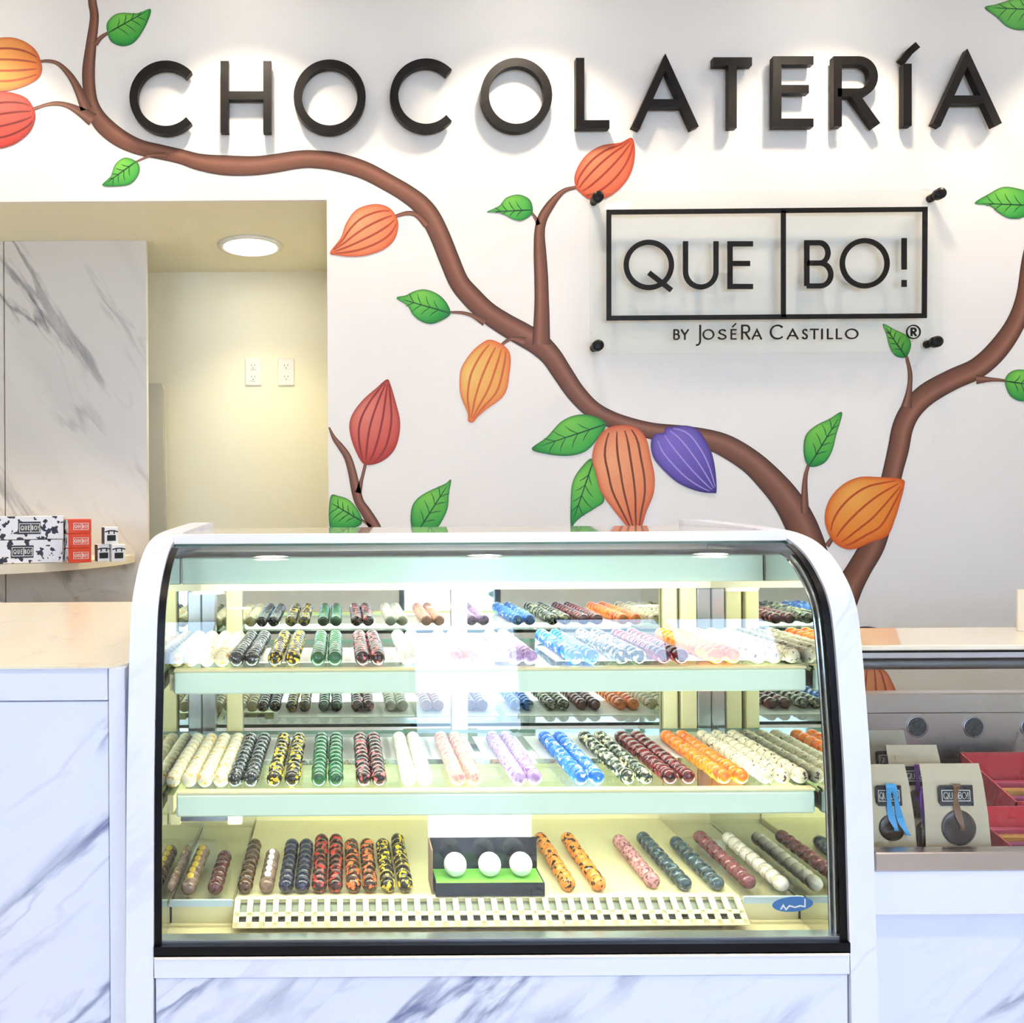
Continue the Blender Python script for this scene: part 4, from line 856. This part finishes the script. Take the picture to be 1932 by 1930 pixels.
# hanging cards with a round window, label and ribbon
M['kraft'] = plain('pale_kraft_card', (196, 184, 158), .6, var=.08, bscale=60)
M['choc_dark'] = plain('dark_chocolate', (58, 42, 38), .25, var=.5, bscale=60); M['cello'] = glass('cellophane', (.97, .97, .98), 1.22, .06)
RB = {'blue': (52, 156, 222), 'violet': (98, 38, 150), 'brown': (112, 76, 44)}
for k, c in RB.items(): M['rb_' + k] = plain(k + '_ribbon', c, .35)
def pack(px0, px1, py0, py1, Y, tilt, ribbon, label, twist=0.0, win=True, short=False):
    # a bent kraft card leaning back, built upright then tilted about its foot
    a, b = at(px0, py1, Y), at(px1, py0, Y); w_, h_ = (b.x - a.x), (b.z - a.z); t = empty('chocolate_pack', ((a.x + b.x) / 2, Y, ZF + .0006)); zb = a.z - ZF
    def base(mb, name, mat, par=None):
        o = bpy.data.objects.new(name, mb.mesh(name, mat)); return link(o, par or t)
    H = h_ + zb
    n = 6; vs = []; fs = []
    prof = [(0, 0), (0, H * .55), (.004, H * .85), (.010, H)]
    for dx in (-1, 1):
        for (y, z) in prof: vs.append((dx * w_ / 2 + (.006 * (1 - z / H)) * dx, y, z)); 
    for dx in (-1, 1):
        for (y, z) in prof: vs.append((dx * w_ / 2 + (.006 * (1 - z / H)) * dx, y + .0012, z))
    m_ = len(prof)
    for i in range(m_ - 1): fs += [(i, m_ + i, m_ + i + 1, i + 1), (2 * m_ + i, 2 * m_ + i + 1, 3 * m_ + i + 1, 3 * m_ + i), (i, i + 1, 2 * m_ + i + 1, 2 * m_ + i), (m_ + i, 3 * m_ + i, 3 * m_ + i + 1, m_ + i + 1)]
    fs += [(m_ - 1, 2 * m_ - 1, 4 * m_ - 1, 3 * m_ - 1), (0, 2 * m_, 3 * m_, m_)]
    base(MB().add(vs, fs), 'card', M['kraft'])
    lz = H * .72; lw, lh = w_ * .58, h_ * .24
    lb = base(MB().prism_y([(-lw / 2 + .004, lz - lh / 2), (lw / 2, lz - lh / 2), (lw / 2, lz + lh / 2), (-lw / 2 + .003, lz + lh / 2), (-lw / 2, lz + lh / 2 - .004), (-lw / 2, lz - lh / 2 + .006)], -.0012, .0), 'label_plate', M['label_black'])
    mb = MB(); sc = lw * .82 / 100; px = lambda u: u
    def T(ln): return [(x, z) for x, z in ln]
    # logo strokes in local metres
    def loc_strokes(lines, s):
        for ln in lines:
            P = [Vector(p) for p in ln]
            for i in range(len(P) - 1):
                d = (P[i + 1] - P[i]).normalized() * s / 2; nn = Vector((-d.y, d.x)); A, B = P[i] - d * .6, P[i + 1] + d * .6
                mb.add([(A.x + nn.x, -.0016, A.y + nn.y), (B.x + nn.x, -.0016, B.y + nn.y), (B.x - nn.x, -.0016, B.y - nn.y), (A.x - nn.x, -.0016, A.y - nn.y)], [(3, 2, 1, 0)])
    W_, Hh = lw * .80, lh * .52; xl, zl_ = -W_ / 2, lz - Hh / 2
    loc_strokes([[(xl, zl_), (xl + W_, zl_), (xl + W_, zl_ + Hh), (xl, zl_ + Hh), (xl, zl_)], [(xl + W_ * .56, zl_), (xl + W_ * .56, zl_ + Hh)]], .0011)
    for ch, f0, f1 in (('Q', .06, .22), ('U', .26, .37), ('E', .42, .51), ('B', .60, .69), ('O', .72, .87), ('!', .91, .95)):
        loc_strokes([[(xl + W_ * (f0 + (f1 - f0) * u), zl_ + Hh * (.2 + .6 * v)) for u, v in ln] for ln in G[ch]], .0011)
    base(mb, 'printed_logo', M['pale_print'], lb)
    if win:
        rr = w_ * .285; zc = zb + h_ * .27
        base(MB().lathe([(.0003, -.0022), (rr * .8, -.0022), (rr, -.0012), (rr * 1.02, -.0002)], 'Y', (.002, 0, zc), 32, cap=False), 'chocolate_disc', M['choc_dark'])
        base(MB().lathe([(.0003, -.0065), (rr * .7, -.0052), (rr * .98, -.0026)], 'Y', (.002, 0, zc), 24, cap=False), 'clear_window', M['cello'])
    top = lz + lh * .62; wr = .0058; mb = MB()
    legs = [[(-.001, top), (-.002, lz), (.002, H * .50), (.006, H * .40)]] + ([[(.003, top), (.010, lz), (.018, H * .47), (.026, H * .36)]] if not short else [])
    for ln in legs:
        S = spline([(x, z, 0) for x, z in ln], 5, False); vs = []; fs = []
        for i, p in enumerate(S):
            ww = wr * (.8 + .25 * math.sin(i * .8 + twist)); yy = -.004 - .0025 * math.sin(i * .55 + twist)
            vs += [(p.x - ww, yy, p.y), (p.x + ww, yy - .0012, p.y), (p.x + ww, yy - .0004, p.y), (p.x - ww, yy + .0008, p.y)]
        for i in range(len(S) - 1):
            for j in range(4): fs.append((4 * i + j, 4 * i + (j + 1) % 4, 4 * i + 4 + (j + 1) % 4, 4 * i + 4 + j))
        mb.add(vs, fs, 0, False)
    base(mb, 'ribbon', M['rb_' + ribbon])
    t.rotation_euler = (-tilt, 0, 0)
    tag(t, label, 'chocolate pack', 'kraft card chocolate packs')
    return t
pack(1644, 1728, 1450, 1608, 1.392, .10, 'blue', 'kraft card pack with a blue ribbon at the front of the steel counter', .4)
pack(1755, 1868, 1448, 1608, 1.388, .08, 'brown', 'kraft card pack with a brown ribbon at the front of the steel counter', 1.1, short=True)
pack(1690, 1786, 1412, 1560, 1.475, .08, 'violet', 'kraft card pack with a violet ribbon behind the two front packs', .2, short=True)
pack(1645, 1722, 1384, 1520, 1.565, .08, 'violet', 'kraft card pack with a violet ribbon at the back beside the marble end', 1.8, short=True)
# clear bag with dark chocolate standing edge-on between the front packs
cb = empty('chocolate_bag', at(1741, 1606, 1.41)); cb.location.z = ZF + .0005
a = at(1741, 1606, 1.41); mb = MB()
S = [(0, .011), (.03, .013), (.07, .012), (.10, .008), (.125, .003)]
mb.lathe([(r_, h_ + ZF + .0005) for h_, r_ in S], 'Z', (a.x, 1.41, 0), 16).build('bag_film', M['cello'], cb, fix=False)
MB().lathe([(.0085, ZF + .002), (.0105, ZF + .03), (.009, ZF + .075), (.002, ZF + .085)], 'Z', (a.x, 1.41, 0), 14).build('bag_filling', M['choc_dark'], cb)
MB().prism_y([(a.x - .003, ZF + .080), (a.x + .002, ZF + .080), (a.x + .007, ZF + .115), (a.x + .004, ZF + .140), (a.x + .001, ZF + .150), (a.x - .003, ZF + .150), (a.x - .008, ZF + .140), (a.x - .009, ZF + .120)], 1.404, 1.406).build('ribbon', M['rb_violet'], cb)
tag(cb, 'slim clear bag of dark chocolate with a violet ribbon between the front packs', 'chocolate bag')
# red open trays of bars at the right edge
M['red'] = plain('red_tray_plastic', (206, 52, 62), .3, coat=.3)
BC = [(226, 104, 56), (150, 60, 120), (206, 150, 60), (186, 60, 90)]
for k, c in enumerate(BC): M['wrap%d' % k] = plain('bar_wrapper_%d' % k, c, .35)
def red_tray(x, y, z0, w_, d_, h_, rz, label, nb):
    t = empty('red_tray', (x, y, z0)); tag(t, label, 'tray', 'red trays of wrapped bars'); t.rotation_euler = (0, 0, rz)
    def base(mb, name, mat): o = bpy.data.objects.new(name, mb.mesh(name, mat)); return link(o, t)
    base(MB().box(-w_ / 2, w_ / 2, -d_ / 2, d_ / 2, 0, .002), 'tray_floor', M['red'])
    hf = h_ * .55
    def wall(p, q, h0, h1, th=.0025):
        P, Q = Vector((*p, 0)), Vector((*q, 0)); d = (Q - P).normalized(); n_ = Vector((-d.y, d.x, 0)) * th
        return MB().add([P, Q, Q + n_, P + n_, P + Vector((0, 0, h0)), Q + Vector((0, 0, h1)), Q + n_ + Vector((0, 0, h1)), P + n_ + Vector((0, 0, h0))], [(0, 1, 5, 4), (2, 3, 7, 6), (1, 2, 6, 5), (3, 0, 4, 7), (4, 5, 6, 7), (3, 2, 1, 0)])
    X_, D_ = w_ / 2, d_ / 2
    base(wall((-X_, -D_), (X_, -D_), hf, hf), 'tray_front', M['red']); base(wall((X_, D_), (-X_, D_), h_, h_), 'tray_back', M['red'])
    base(wall((-X_, D_), (-X_, -D_), h_, hf), 'tray_side', M['red']); base(wall((X_, -D_), (X_, D_), hf, h_), 'tray_side', M['red'])
    for k in range(nb):
        yy = -D_ + .02 + k * (d_ - .03) / nb
        o = MB().bbox(-X_ + .008, X_ - .008, yy, yy + .012, .0025, hf * (.75 + .1 * k), .002); m_ = o.mesh('wrapped_bar', M['wrap%d' % (k % 4)])
        b_ = bpy.data.objects.new('wrapped_bar', m_); b_.location = t.location; b_.rotation_euler = (0, 0, rz); link(b_); tag(b_, 'wrapped bar, %s from the front, in ' % ORD[k] + label, 'chocolate bar', 'wrapped bars in ' + label)
p = at(1945, 1600, 1.43); red_tray(p.x + .02, 1.45, ZF + .0008, .16, .12, .072, .0, 'low red tray at front right edge', 4)
p = at(1945, 1500, 1.62); red_tray(p.x + .01, 1.62, ZF + .0008, .20, .14, .118, .0, 'tall red tray at back right edge', 4)
